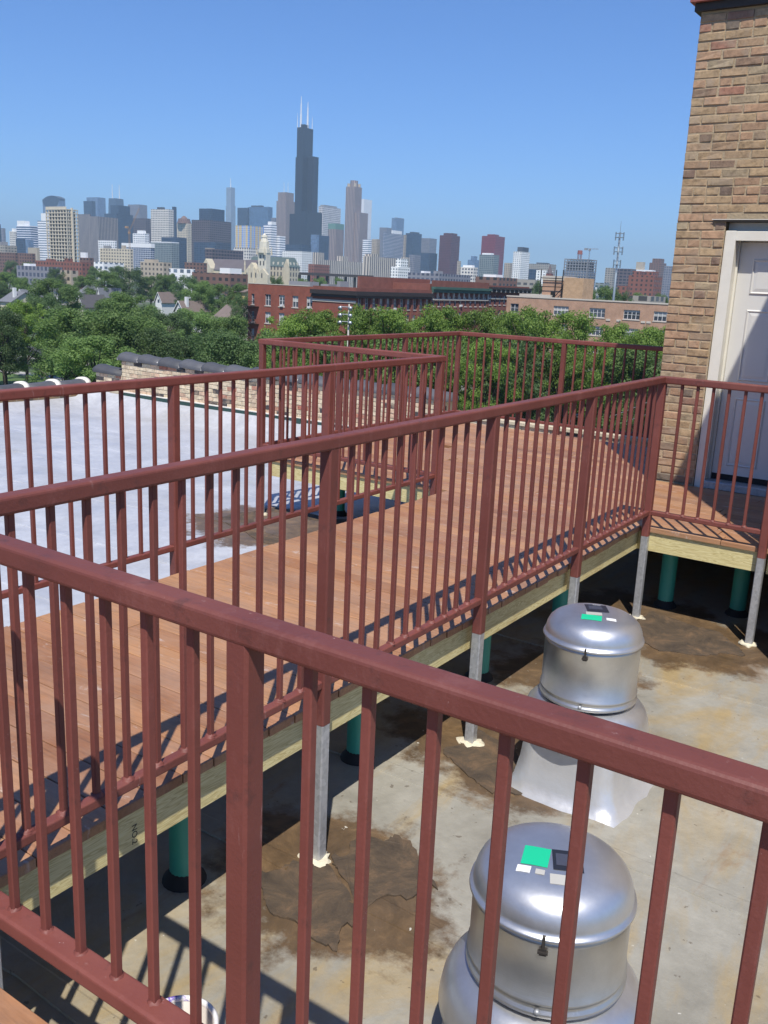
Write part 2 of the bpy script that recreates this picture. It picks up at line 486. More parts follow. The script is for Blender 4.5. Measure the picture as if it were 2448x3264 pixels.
RED = m_red_paint(); GALV = m_galv(); DECK = m_deck(); PINE = m_lumber(); ROOF = m_roof(); TAR = m_tar()
ALU = m_alu('spun_aluminium', (0.70, 0.70, 0.70), 0.37, False)
ALUCAN = m_alu('brushed_aluminium', (0.64, 0.63, 0.60), 0.34, True)
GREENPIPE = plain('green_pipe_plastic', (0.045, 0.32, 0.235), 0.45, 0, 0.2, 5.0)
BLACKRUB = plain('black_rubber', (0.018, 0.017, 0.016), 0.8, 0, 0.3)
FOAM = plain('sealant_foam', (0.66, 0.60, 0.45), 0.85, 0, 0.3, 30.0, 0.5, 60.0)
COATING = plain('silver_flashing_coat', (0.56, 0.56, 0.56), 0.32, 0.45, 0.25, 4.0, 0.35, 14.0)
TERRA = plain('black_glazed_tile', (0.075, 0.077, 0.086), 0.65, 0, 0.35, 6.0, 0.25, 30.0, 0.25)
WHITECLAY = plain('white_mortar_cap', (0.72, 0.68, 0.60), 0.8, 0, 0.15)
GREENMETAL = plain('green_sheet_metal', (0.030, 0.070, 0.060), 0.45, 0.2, 0.2, 2.0)
MORTAR = plain('old_lime_mortar', (0.40, 0.315, 0.205), 0.95, 0, 0.3, 5.0, 0.5, 60.0)
MORTAR_BUFF = plain('pale_lime_mortar', (0.55, 0.47, 0.34), 0.95, 0, 0.25, 3.0, 0.5, 50.0)
BRICK_PENT = m_brick_unit('common_brick', [(0.0, (0.36, 0.25, 0.145)), (0.2, (0.42, 0.305, 0.18)), (0.40, (0.33, 0.215, 0.135)), (0.55, (0.43, 0.27, 0.165)), (0.70, (0.38, 0.305, 0.195)), (0.84, (0.27, 0.18, 0.12)), (0.94, (0.16, 0.13, 0.10)), (1.0, (0.36, 0.18, 0.12))])
BRICK_PAR = m_brick_unit('pale_brick', [(0.0, (0.60, 0.50, 0.34)), (0.45, (0.64, 0.53, 0.38)), (0.60, (0.60, 0.41, 0.28)), (0.76, (0.56, 0.46, 0.32)), (0.84, (0.40, 0.15, 0.10)), (0.91, (0.52, 0.42, 0.28)), (0.92, (0.05, 0.045, 0.045)), (1.0, (0.07, 0.06, 0.06))])
BRICK_FAR = m_brick_wall('common_brick_wall', (0.31, 0.21, 0.11), (0.23, 0.14, 0.08), (0.34, 0.28, 0.19))
WHITEPAINT = plain('white_door_paint', (0.67, 0.655, 0.61), 0.4, 0, 0.05, 3.0)
CREAMPAINT = plain('cream_frame_paint', (0.74, 0.71, 0.62), 0.5, 0, 0.12, 8.0)
STEELDARK = plain('dark_rusty_steel', (0.055, 0.048, 0.042), 0.6, 0.4, 0.4, 12.0)
CLAYRED = plain('red_clay_coping', (0.26, 0.085, 0.065), 0.75, 0, 0.3, 7.0, 0.3, 40.0)

# ------------------------------------------------------------------ the roof we stand over
def roofz(x, y):
    z = -0.645 + 0.125*math.exp(-(((x+5.55)/1.7)**2+((y-6.2)/1.7)**2)) - 0.09*smooth01((y-6.5)/4.0)*smooth01((-x-4.0)/5.0)
    z += 0.012*math.sin(x*1.3+0.7)*math.cos(y*1.1)
    return z
mb = MB()
xs = [-13.62+0.24*i for i in range(74)]; ys = [-4.0+0.24*j for j in range(62)]
xs[-1] = 4.0; ys[-1] = 10.78
nx, ny = len(xs), len(ys)
for j, y in enumerate(ys):
    for i, x in enumerate(xs):
        z = roofz(x, y)
        z += 0.21*smooth01((y-10.35)/0.43)*(1.0 if x < -6.2 else 0.9) + 0.12*smooth01((-13.25-x)/0.37)
        mb.v.append((x, y, z))
for j in range(ny-1):
    for i in range(nx-1):
        mb.f.append((j*nx+i, j*nx+i+1, (j+1)*nx+i+1, (j+1)*nx+i)); mb.mi.append(0)
roof = mb.build('roof', ROOF, None, True)
tag(roof, 'silver coated flat roof under and beside the wooden walkway', kind='structure')

rs = random.Random(8)
def lap(x0, x1, y, w, h=0.006):
    """raised overlap where two strips of roofing membrane meet"""
    mb = MB(); n = max(6, int((x1-x0)/0.18)); vs = []
    for i in range(n+1):
        x = x0+(x1-x0)*i/n; a = rs.uniform(-.010, .010); b = rs.uniform(-.006, .006)
        z = roofz(x, y)
        vs += [(x, y-w/2+a, z-0.004), (x, y-w/2+a+.004, z+h), (x, y+w/2+b, z+h*.6), (x, y+w/2+b+.02, z-0.004)]
    mb.add(vs, [(i*4+k, i*4+4+k, i*4+5+k, i*4+1+k) for i in range(n) for k in range(3)])
    mb.build('membrane_lap', ROOF, roof)
for k, y in enumerate((1.52, 2.46, 3.30, 4.28, 5.22)):
    lap(-2.9, 2.5, y+0.02*k, 0.09)
for k in range(10):
    lap(-13.2, -3.75, -0.3+1.02*k, 0.10, 0.007)
hb = thing('apartment_building', 'tall brick building that carries the flat roof and decks', 'building', (-4, 3, G))
mb = MB()
mb.box(-13.9, 4.1, -4.1, 10.79, G, -0.86)
mb.build('wall', BRICK_FAR, hb)

# ------------------------------------------------------------------ railings
TOPP = rrect(0.055, 0.047, 0.009); BOTP = rrect(0.036, 0.032, 0.006)
def square_tube(L, w, c, name, mat):
    mb = MB()
    a = w/2
    pts = [(-a+c, -a), (a-c, -a), (a, -a+c), (a, a-c), (a-c, a), (-a+c, a), (-a, a-c), (-a, -a+c)]
    mb.prism(pts, 0, L)
    return mb.mesh(name, mat)
BAL_Z0, TOP_Z = 0.139, 1.04
BAL = square_tube(TOP_Z-0.02-BAL_Z0, 0.019, 0.0025, 'baluster', RED)
POST = square_tube(TOP_Z-0.02+0.045, 0.051, 0.006, 'post', RED)
def weld_mesh():
    r = random.Random(4); mb = MB(); n = 12; vs = []
    for rad, h in ((0.009, 0.010), (0.0135, 0.008), (0.017, 0.003), (0.020, -0.001)):
        for k in range(n):
            t = 2*PI*k/n; q = rad*(1+r.uniform(-.18, .22))
            vs.append((q*math.cos(t), q*math.sin(t), h*r.uniform(.7, 1.3)))
    mb.add(vs, [(i*n+k, (i+1)*n+k, (i+1)*n+(k+1) % n, i*n+(k+1) % n) for i in range(3) for k in range(n)])
    return mb.mesh('weld_bead', RED, True)
WELD = weld_mesh()
LEGS = {}
def leg_mesh(L):
    k = round(L, 3)
    if k not in LEGS: LEGS[k] = square_tube(L, 0.049, 0.005, 'leg', GALV)
    return LEGS[k]
def foam_ring(cx, cy, z, rr):
    mb = MB(); n = 14; vs = []; fs = []
    for ring, (r, h) in enumerate(((0.022, 0.012), (0.036, 0.014), (0.046, 0.007), (0.056, -0.006))):
        for k in range(n):
            t = 2*PI*k/n
            q = r*(1+0.9*(rr.random()-0.45)*(ring > 0))
            vs.append((cx+q*math.cos(t)*1.15, cy+q*math.sin(t), z+h*(0.6+0.8*rr.random())))
    for i in range(3):
        for k in range(n):
            fs.append((i*n+k, (i+1)*n+k, (i+1)*n+(k+1)%n, i*n+(k+1)%n))
    mb.add(vs, fs)
    return mb
def railing(root, runs, corner_path, dz=0.0, legs=True, skip=(), gap=0.11, bprof=None, off=0.0, welds=False):
    """runs: lists of post positions along straight stretches; corner_path: the top rail's bends"""
    rr = random.Random(hash(runs[0][0][0]) & 1023)
    mb = MB(); mb.sweep(TOPP, [(x, y, TOP_Z+dz) for x, y in corner_path])
    mb.build('top_rail', RED, root)
    done = set()
    for run in runs:
        for k, p in enumerate(run):
            if p in done or p in skip: continue
            done.add(p)
            po = link('post', POST, root, (p[0], p[1], -0.045+dz))
            if legs:
                zb = roofz(*p)
                L = -0.045+dz-zb
                lg = link('leg', leg_mesh(L), root, (p[0], p[1], zb))
                foam_ring(p[0], p[1], zb, rr).build('sealant', FOAM, lg, True)
        for a, b in zip(run, run[1:]):
            A = Vector((a[0], a[1], 0)); B = Vector((b[0], b[1], 0)); L = (B-A).length; d = (B-A)/L
            mb = MB()
            s0, s1 = A+d*0.026, B-d*0.026
            mb.sweep(bprof or BOTP, [(s0.x, s0.y, 0.123+dz), (s1.x, s1.y, 0.123+dz)])
            mb.build('bottom_rail', RED, root)
            n = max(1, round((L-0.135*2)/gap)+1)
            step = (L-0.135*2)/max(1, n-1)
            for q in range(n):
                p = A+d*(0.135+step*q)
                if welds: link('weld_bead', WELD, root, (p.x, p.y+off, BAL_Z0+dz+.0005)).rotation_euler = (0, 0, rr.uniform(0, 6.28))
                link('baluster', BAL, root, (p.x+rr.uniform(-.0015, .0015), p.y+off+rr.uniform(-.0015, .0015), BAL_Z0+dz))
# right side of the walkway and the return in front of the door
XB, XA, XC, YC, YD, YF = -1.978, -3.700, -5.524, 6.198, 6.222, 9.630
r1 = thing('railing', 'red steel railing on the right of the walkway, turning towards the door', 'railing', (XB, 3.8, -0.6))
B_RUN = [(XB, y) for y in (-0.95, 0.11, 1.17, 2.578, 3.814, 4.998, YD)]
railing(r1, [B_RUN, [(XB, YD), (-1.20, YD)]], [(XB, -1.2), (XB, YD), (-1.17, YD)], welds=True)
r2 = thing('railing', 'red steel railing on the left of the walkway that steps out around the wide deck', 'railing', (XA, 4.8, -0.6))
A_RUN = [(XA, y) for y in (-0.7, 0.75, 2.10, 3.449, 4.798, YC)]
C_RUN = [(XA, YC), (XC, YC)]
E_RUN = [(XC, YC), (XC, 7.33), (XC, 8.48), (XC, YF)]
F_RUN = [(XC, YF), (-4.19, YF), (-2.80, YF)]
railing(r2, [A_RUN, C_RUN, E_RUN, F_RUN], [(XA, -1.0), (XA, YC), (XC, YC), (XC, YF), (-2.60, YF)])
r3 = thing('railing', 'closest red steel railing, slanting across the bottom of the picture', 'railing', (-1.0, 1.1, -0.6))
N_RUN = [(-2.000, 1.10), (-1.012, 1.10), (0.218, 1.10), (1.4, 1.10)]
railing(r3, [N_RUN], [(-1.952, 1.10), (1.45, 1.10)], dz=-0.017, skip=(N_RUN[0],), gap=0.119, bprof=rrect(0.060, 0.042, 0.008), off=0.008, welds=True)

# ------------------------------------------------------------------ decks: every board is a board
DZ0, DZ1 = -0.0185, 0.0145
deck = thing('wooden_deck', 'hardwood walkway and wide deck on posts above the flat roof', 'deck', (-2.8, 4.0, -0.6))
rb = random.Random(5)
def board(x0, x1, y0, y1, parent, z1=DZ1):
    mb = MB(); g = 0.0022
    dz = rb.uniform(-0.0012, 0.0012)
    mb.cbox(x0+g, x1-g, y0+g, y1-g, DZ0, z1+dz, 0.0025)
    mb.build('deck_board', DECK, parent)
BW = 0.1395
yy = 6.237
k = 0
while yy > -1.0:                       # the walkway
    y0 = yy-BW
    if k % 4 == 1:
        j = -2.02-rb.choice((0.35, 0.62, 0.9, 1.15)); board(-3.595, j, y0, yy, deck); board(j, -2.022+rb.uniform(-.006, .006), y0, yy, deck)
    else:
        board(-3.595+rb.uniform(-.005, .005), -2.022+rb.uniform(-.006, .006), y0, yy, deck)
    yy = y0; k += 1
yy = 6.237; k = 0
while yy < 9.5:                        # the wide part at the far end
    y1 = yy+BW
    xr = -2.572 if y1 > 7.93 else 0.9
    cuts = [-5.462] + sorted(rb.uniform(-5.0, -2.9) for _ in range(1 if k % 2 else 2)) + ([-1.4+rb.uniform(-.4, .4)] if xr > 0 else []) + [xr]
    for a, b in zip(cuts, cuts[1:]):
        if b-a > 0.15: board(a, b, yy, y1, deck)
    yy = y1; k += 1
YB = yy
def joist(x0, x1, y0, y1, z0=-0.1565, z1=-0.0187, name='rim_joist', par=None, mat=None):
    mb = MB(); mb.cbox(x0, x1, y0, y1, z0, z1, 0.003); return mb.build(name, mat or PINE, par or deck)
rim1 = joist(-2.076, -2.038, -1.0, 2.62); joist(-2.076, -2.038, 2.623, 4.83); joist(-2.077, -2.039, 4.833, 6.253)
joist(-3.578, -3.540, -1.0, 3.1); joist(-3.578, -3.540, 3.103, 6.253)
joist(-5.448, -3.579, 6.254, 6.292); joist(-2.0375, -1.235, 6.254, 6.292); joist(-1.165, 0.88, 6.254, 6.292)
joist(-5.448, -5.410, 6.293, YB-0.02)
for x0, x1 in ((-5.40, -4.0), (-3.99, -2.58)): joist(x0, x1, YB-0.058, YB-0.02)
for y in [0.2+0.42*i for i in range(15)]: joist(-3.539, -2.077, y, y+0.038, -0.156, -0.019, 'joist')
for x in [-5.0+0.42*i for i in range(13)]: joist(x, x+0.038, 6.293, min(YB-0.06, 7.90 if x > -2.6 else 99), -0.156, -0.019, 'joist')
# lumber stamp on the near rim joist
def lettering(txt, size, mat, parent, mw, name='lettering'):
    c = bpy.data.curves.new(name, 'FONT'); c.body = txt; c.size = size; c.extrude = 0.0002; c.align_x = 'CENTER'; c.align_y = 'CENTER'
    t = bpy.data.objects.new(name+'_tmp', c); COL.objects.link(t)
    dg = bpy.context.evaluated_depsgraph_get()
    me = bpy.data.meshes.new_from_object(t.evaluated_get(dg))
    me.materials.clear(); me.materials.append(mat)
    bpy.data.objects.remove(t); bpy.data.curves.remove(c)
    o = link(name, me, parent)
    o.matrix_basis = mw
    return o
INK = plain('stamp_ink', (0.06, 0.05, 0.035), 0.9)
MZY = Matrix(((0, 0, 1, 0), (1, 0, 0, 0), (0, 1, 0, 0), (0, 0, 0, 1)))     # text on a +X face
lettering('NO.2', 0.030, INK, rim1, Matrix.Translation((-2.0374, 1.714, -0.105)) @ MZY @ Matrix.Rotation(-PI/2, 4, 'Z'))

# the stretch of deck the picture was taken from
d2 = thing('wooden_deck', 'corner of brown deck boards at the lower left edge, nearest the camera', 'deck', (0, 0, -0.6))
yy = 1.026
while yy > -1.6:
    board(-1.88, 1.5, yy-BW, yy, d2, -0.004)
    yy -= BW
joist(-1.86, 1.48, 0.965, 1.003, par=d2); joist(-1.86, -1.82, -1.6, 0.96, par=d2)

# green pipe supports under the deck
PIPES = [(-2.30, 2.17), (-2.33, 3.33), (-2.34, 4.56), (-2.36, 5.75), (-3.30, 2.2), (-3.30, 3.6), (-3.30, 5.0), (-5.05, 6.75), (-3.72, 6.52), (-1.90, 6.62), (-1.42, 6.78), (-3.9, 8.6), (-5.1, 8.9)]
PIPE_L = ['green pipe post under the near end of the walkway rim', 'green pipe post beside the second metal leg of the railing', 'green pipe post half hidden behind the middle metal leg', 'green pipe post behind the corner where the railing turns', 
          'green pipe post below the left edge near the silver roof', 'green pipe post below the middle left edge of the walkway', 'green pipe post below the far left edge of the walkway', 'green pipe post in the shade under the jutting deck corner', 'green pipe post where the walkway meets the wide deck',
          'green pipe post in the dark below the door deck, left one', 'green pipe post in the dark below the door deck, right one', 'green pipe post under the centre of the wide deck', 'green pipe post under the back corner of the wide deck']
for (px, py), lb in zip(PIPES, PIPE_L):
    zb = roofz(px, py)
    t = thing('pipe_support', lb, 'support post', (px, py, zb), 'green pipe posts carrying the deck')
    mb = MB(); mb.tube((px, py, zb), (px, py, -0.157), 0.056, n=20, cap=False); mb.build('pipe', GREENPIPE, t, True)
    mb = MB(); mb.lathe([(0.055, zb+0.05), (0.066, zb+0.028), (0.080, zb+0.014), (0.088, zb-0.01)], px, py, 20); mb.build('base_collar', BLACKRUB, t, True)

# ------------------------------------------------------------------ brick laying
def brick_mesh(L, h, d, seed, mat):
    """one brick, front face towards -Y, slightly out of true and with worn corners"""
    r = random.Random(seed); mb = MB(); j = lambda a: r.uniform(-a, a)
    c = 0.004
    vs = [(0, d, 0), (L, d, 0), (L, d, h), (0, d, h),
          (0+j(.0032), 0.004+j(.002), 0+j(.0032)), (L+j(.0032), 0.004+j(.002), 0+j(.0032)), (L+j(.0032), 0.004+j(.002), h+j(.0032)), (0+j(.0032), 0.004+j(.002), h+j(.0032)),
          (c+j(.0032), j(.0032), c+j(.002)), (L-c+j(.0032), j(.0032), c+j(.002)), (L-c+j(.0032), j(.0032), h-c+j(.002)), (c+j(.0032), j(.0032), h-c+j(.002))]
    mb.add(vs, [(0, 1, 5, 4), (1, 2, 6, 5), (2, 3, 7, 6), (3, 0, 4, 7), (4, 5, 9, 8), (5, 6, 10, 9), (6, 7, 11, 10), (7, 4, 8, 11), (8, 9, 10, 11)])
    return mb.mesh('brick', mat)
_BM = {}
def lay(parent, x0, x1, z0, z1, y, mat, key, rr, course=0.0675, skip=None, hdr=6, flip=0):
    """courses of stretchers with a header course now and then; y is the face plane"""
    n = 0; z = z0; k = 0
    while z < z1-0.03:
        h = 0.056
        header = (k % hdr == hdr-1)
        unit = 0.104 if header else 0.208
        xe = x1(z) if callable(x1) else x1
        x = x0 - (0.104 if (k+flip) % 2 else 0.0)
        while x < xe-0.02:
            a, b = max(x, x0), min(x+unit, xe)
            if b-a > 0.035 and not (skip and skip((a+b)/2, z+h/2)):
                L = round(b-a-rr.choice((.009, .012, .016)), 3)
                v = rr.randrange(4)
                kk = (key, L, v)
                if kk not in _BM: _BM[kk] = brick_mesh(L, h, 0.055, hash(kk[1:]) & 4095, mat)
                link('brick', _BM[kk], parent, (a+0.0055, y+0.002+rr.uniform(-0.003, 0.003), z+0.0055))
                n += 1
            x += unit
        z += course; k += 1
    return n

# ------------------------------------------------------------------ stair house with the door
YW = 7.937
ph = thing('stair_house', 'tall tan brick stair house with a white door at the right', 'building', (-1.2, 9.0, -0.65))
mb = MB()
DX0, DX1, DZT = -2.165, -1.165, 2.19
yf, yb = YW+0.012, 12.0
mb.box(-2.555, DX0, yf, yb, -0.8, 3.775)
mb.box(DX1, 2.6, yf, yb, -0.8, 3.775)
mb.box(DX0, DX1, yf, yb, DZT, 3.775)
mb.box(DX0, DX1, yf+0.30, yb, -0.8, DZT)
mb.box(-0.90, 2.6, 5.84, yf-0.002, -0.8, 4.02)
mb.build('wall', BRICK_FAR, ph)
mortar = MB(); mortar.box(-2.556, DX0, YW+0.008, yf-0.001, -0.3, 3.774); mortar.box(DX0, -1.40, YW+0.008, yf-0.001, DZT, 3.774)
mortar.build('mortar_bed', MORTAR, ph)
rr = random.Random(3)
lay(ph, -2.562, lambda z: DX0 if z < DZT-0.012 else -1.45, 0.0165, 3.74, YW, BRICK_PENT, 'p', rr)
# brick ends round the corner, facing away from the door
cop = MB()
prof = [(-2.63, 3.72), (-2.63, 3.80), (-2.50, 3.86)]
cop.cbox(-2.63, 2.7, YW-0.075, YW+0.36, 3.805, 3.90, 0.03); cop.build('coping', CLAYRED, ph)
cop = MB(); cop.cbox(-2.60, 2.7, YW-0.035, YW+0.3, 3.745, 3.805, 0.004); cop.build('coping_shade_strip', STEELDARK, ph)  # dark strip added for the shade under the overhanging coping
cop = MB(); cop.cbox(-0.96, 2.7, 5.78, YW-0.08, 4.022, 4.11, 0.02); cop.build('coping', CLAYRED, ph)
lin = MB(); lin.box(DX0-0.10, DX1+0.15, YW-0.012, YW+0.10, DZT-0.012, DZT); lin.build('lintel', STEELDARK, ph)
ln2 = MB(); ln2.box(DX0-0.11, DX1+0.15, YW-0.016, YW-0.0125, DZT+0.001, DZT+0.006); ln2.build('lintel_edge', CREAMPAINT, ph)
# frame and door
DT = 2.035
fr = MB()
fr.cbox(DX0+0.004, DX0+0.088, YW+0.02, YW+0.20, -0.02, DT+0.075, 0.004)
fr.cbox(DX1-0.088, DX1-0.004, YW+0.02, YW+0.20, -0.02, DT+0.075, 0.004)
fr.cbox(DX0+0.0885, DX1-0.0885, YW+0.022, YW+0.20, DT, DT+0.073, 0.004)
fr.box(DX0+0.088, DX0+0.103, YW+0.125, YW+0.20, 0.0, DT)
fr.box(DX0+0.004, DX1-0.004, YW+0.09, YW+0.2, DT+0.076, DZT-0.014)
frame = fr.build('door_frame', CREAMPAINT, ph)
th = MB(); th.cbox(DX0+0.09, DX1-0.09, YW-0.015, YW+0.19, 0.015, 0.075, 0.006); th.build('threshold', GALV, ph)
dr = MB()
dx0, dx1, dy = DX0+0.105, DX1-0.091, YW+0.150
dz0 = 0.125
dw = dx1-dx0
dr.box(dx0, dx1, dy, dy+0.045, dz0, DT-0.006)
door = dr.build('door', WHITEPAINT, ph)
rows = ((0.20, 0.78), (0.92, 1.50), (1.62, 1.90))
for z0, z1 in rows:
    for a in (0.135, 0.555):
        x0 = dx0+dw*a; x1 = x0+dw*0.31
        p = MB()
        w = 0.022
        p.add([(x0, dy-0.001, z0), (x1, dy-0.001, z0), (x1, dy-0.001, z1), (x0, dy-0.001, z1),
               (x0+w*.5, dy-0.010, z0+w*.5), (x1-w*.5, dy-0.010, z0+w*.5), (x1-w*.5, dy-0.010, z1-w*.5), (x0+w*.5, dy-0.010, z1-w*.5),
               (x0+w, dy-0.002, z0+w), (x1-w, dy-0.002, z0+w), (x1-w, dy-0.002, z1-w), (x0+w, dy-0.002, z1-w),
               (x0+2.2*w, dy-0.007, z0+2.2*w), (x1-2.2*w, dy-0.007, z0+2.2*w), (x1-2.2*w, dy-0.007, z1-2.2*w), (x0+2.2*w, dy-0.007, z1-2.2*w)],
              [(i+4*k, (i+1) % 4+4*k, (i+1) % 4+4*k+4, i+4*k+4) for k in range(3) for i in range(4)]+[(12, 13, 14, 15)])
        p.build('door_panel', WHITEPAINT, door)
sw = MB(); sw.box(dx0, dx1, dy-0.006, dy+0.044, dz0-0.05, dz0-0.001); sw.build('door_sweep', BLACKRUB, door)
kn = MB(); kn.tube((dx1-0.07, dy, 1.02), (dx1-0.07, dy-0.05, 1.02), 0.012, n=10); kn.tube((dx1-0.07, dy-0.05, 1.02), (dx1-0.07, dy-0.075, 1.02), 0.027, n=14); kn.build('door_knob', GALV, door, True)

# ------------------------------------------------------------------ parapets
YP = 10.80
pw = thing('parapet_wall', 'pale brick parapet with black tile coping at the back of the silver roof', 'wall', (-9.5, YP, -0.7))
mb = MB(); mb.box(-12.86, -6.36, YP+0.012, YP+0.27, -1.2, 0.075); mb.build('wall_core', MORTAR_BUFF, pw)
rr = random.Random(21)
lay(pw, -12.87, -6.35, -0.478, 0.075, YP, BRICK_PAR, 'b', rr, hdr=99)
fl = MB(); fl.box(-12.80, -6.36, YP-0.030, YP-0.012, -0.60, -0.475); fl.build('metal_flashing', GREENMETAL, pw)
fl = MB(); fl.box(-12.80, -6.36, YP-0.034, YP+0.004, -0.4745, -0.458); fl.build('sealant_line', WHITECLAY, pw)
fl = MB(); n_ = 40
fl.add([(-12.8+6.44*i/n_, YP-y_+0.012*math.sin(i*1.7)*(y_ > .1), z_) for y_, z_ in ((0.034, -0.595), (0.09, -0.66), (0.30, -0.715)) for i in range(n_+1)], [(k*(n_+1)+i, (k+1)*(n_+1)+i, (k+1)*(n_+1)+i+1, k*(n_+1)+i+1) for k in range(2) for i in range(n_)])
fl.build('base_flashing', COATING, pw, True)
fl = MB(); fl.box(-8.97, -8.80, YP-0.07, YP-0.031, -0.74, -0.462); fl.build('scupper_box', GREENMETAL, pw)
def coping_tile(L, w, seed):
    """camel-back coping tile running along +X, wide bell at its low-x end"""
    r = random.Random(seed); mb = MB(); n = 9; stations = []
    for t, s, e in ((0.0, 1.0, -0.004), (0.04, 1.05, 0.008), (0.14, 1.05, 0.010), (0.30, 1.0, 0.002), (0.6, 0.99, -0.003), (1.0, 0.98, -0.006)):
        stations.append((t*L, s, e))
    vs = []; fs = []
    m = n+4
    for x, s, e in stations:
        vs.append((x, -w/2*s, -0.035)); vs.append((x, -w/2*s-0.004, 0.005))
        for k in range(n):
            a = PI*(k+0.5)/n
            vs.append((x, -math.cos(a)*w/2*s*0.96, 0.012+e+math.sin(a)**1.15*0.074*s+r.uniform(-.003, .003)))
        vs.append((x, w/2*s+0.004, 0.005)); vs.append((x, w/2*s, -0.035))
    for i in range(len(stations)-1):
        for k in range(m-1):
            fs.append((i*m+k, (i+1)*m+k, (i+1)*m+k+1, i*m+k+1))
    fs.append(tuple(range(m))); fs.append(tuple(range(len(stations)*m-1, (len(stations)-1)*m-1, -1)))
    mb.add(vs, fs)
    return mb
TILES = [coping_tile(0.56, 0.34, s).mesh('coping_tile', TERRA, True) for s in range(3)]
x = -12.93; k = 0
while x < -6.5:
    o = link('coping_tile', TILES[k % 3], pw, (x, YP+0.135, 0.108+rr.uniform(-.006, .006)))
    o.rotation_euler = (rr.uniform(-.02, .02), 0.045+rr.uniform(-.012, .012), rr.uniform(-.015, .015))
    mo = MB()
    for q in range(3):
        yy = YP+0.135-0.17+rr.uniform(-.01, .06)*q
        mo.box(x-0.012+rr.uniform(-.01, .01), x+0.015, yy, yy+0.05, 0.07, 0.10+rr.uniform(0, .03))
    mo.build('mortar_dab', WHITECLAY, pw)
    x += 0.505; k += 1
# the lower step at its left end
ps = thing('parapet_wall', 'short low stub of brick parapet left of the tall parapet step', 'wall', (-13.2, YP, -0.7))
mb = MB(); mb.box(-13.55, -12.872, YP+0.004, YP+0.27, -1.2, -0.185); mb.build('wall_core', MORTAR_BUFF, ps)
lay(ps, -13.55, -12.88, -0.46, -0.19, YP-0.006, BRICK_PAR, 'b', rr, hdr=99)
o = link('coping_tile', coping_tile(0.72, 0.34, 9).mesh('coping_tile', TERRA, True), ps, (-13.6, YP+0.135, -0.15)); o.rotation_euler = (0, 0.03, 0)
# left side parapet with white joints
pl = thing('parapet_wall', 'low dark tiled parapet with white rounded joints on the left roof edge', 'wall', (-13.75, 4, -0.7))
mb = MB(); mb.box(-13.88, -13.63, -4.1, 10.95, -1.2, -0.43); mb.build('wall_core', BRICK_FAR, pl)
LT = [coping_tile(0.60, 0.33, s+30).mesh('coping_tile', TERRA, True) for s in range(2)]
y = 10.65; k = 0
while y > -4.0:
    o = link('coping_tile', LT[k % 2], pl, (-13.755, y, -0.415)); o.rotation_euler = (0, 0, -PI/2)
    cp = MB(); n = 10; vs = []
    for dy in (-0.035, 0.045):
        for q in range(n+1):
            a = PI*q/n
            vs.append((-13.755-math.cos(a)*0.195, y+dy+0.02*math.sin(a), -0.42+math.sin(a)**0.8*0.132))
    cp.add(vs, [(q, q+1, n+2+q, n+1+q) for q in range(n)]+[tuple(range(n, -1, -1)), tuple(range(n+1, 2*n+2))])
    cp.build('white_joint', WHITECLAY, pl, True)
    y -= 0.62; k += 1
# low back wall behind the wide deck
pb = thing('parapet_wall', 'low tan brick wall just behind the far edge of the wide deck', 'wall', (-4.4, YP, -0.7))
mb = MB(); mb.box(-6.345, -2.0, YP+0.012, YP+0.27, -1.2, -0.135); mb.build('wall_core', MORTAR_BUFF, pb)
lay(pb, -6.34, -2.62, -0.4, -0.14, YP, BRICK_PAR, 'b', rr, hdr=99)
cp = MB(); cp.cbox(-6.34, -2.0, YP-0.02, YP+0.29, -0.132, -0.085, 0.01); cp.build('stone_cap', MORTAR_BUFF, pb)

# ------------------------------------------------------------------ roof exhaust fans
GREENTAPE = plain('green_sticker', (0.01, 0.50, 0.25), 0.5, 0, 0.05)
LABELBLACK = plain('black_label', (0.02, 0.022, 0.03), 0.4, 0, 0.1)
LABELGREY = plain('grey_label_print', (0.055, 0.06, 0.085), 0.5, 0, 0.1, 60.0)
PAPER = plain('white_sticker', (0.78, 0.78, 0.76), 0.6, 0, 0.05)
TAPE = plain('clear_tape', (0.52, 0.50, 0.44), 0.5, 0.2, 0.1)
REDINK = plain('red_label_print', (0.45, 0.03, 0.03), 0.5)
RC = 0.2125
LID = [(0.0, 0.1096), (0.05, 0.1089), (0.1, 0.1056), (0.135, 0.0997), (0.163, 0.0904), (0.184, 0.0779), (0.2, 0.0607), (0.2095, 0.0396), (0.214, 0.0185), (0.215, 0.0026), (0.222, 0.002), (0.224, -0.006), (0.219, -0.012), (0.213, -0.012)]
def lid_z(r):
    for (a, za), (b, zb) in zip(LID, LID[1:]):
        if a <= r <= b: return za+(zb-za)*(r-a)/(b-a)
    return 0.0
def decal(root, cx, cy, jz, px, py, w, h, ang, mat, name, lift):
    """a sticker laid on the curved lid at world (px, py)"""
    mb = MB(); n = 6; vs = []
    c, s = math.cos(ang), math.sin(ang)
    for j in range(n+1):
        for i in range(n+1):
            a = (i/n-0.5)*w; b = (j/n-0.5)*h
            x, y = px+a*c-b*s, py+a*s+b*c
            vs.append((x, y, jz+lid_z(math.hypot(x-cx, y-cy))+lift))
    mb.add(vs, [(j*(n+1)+i, j*(n+1)+i+1, (j+1)*(n+1)+i+1, (j+1)*(n+1)+i) for j in range(n) for i in range(n)])
    return mb.build(name, mat, root, True)
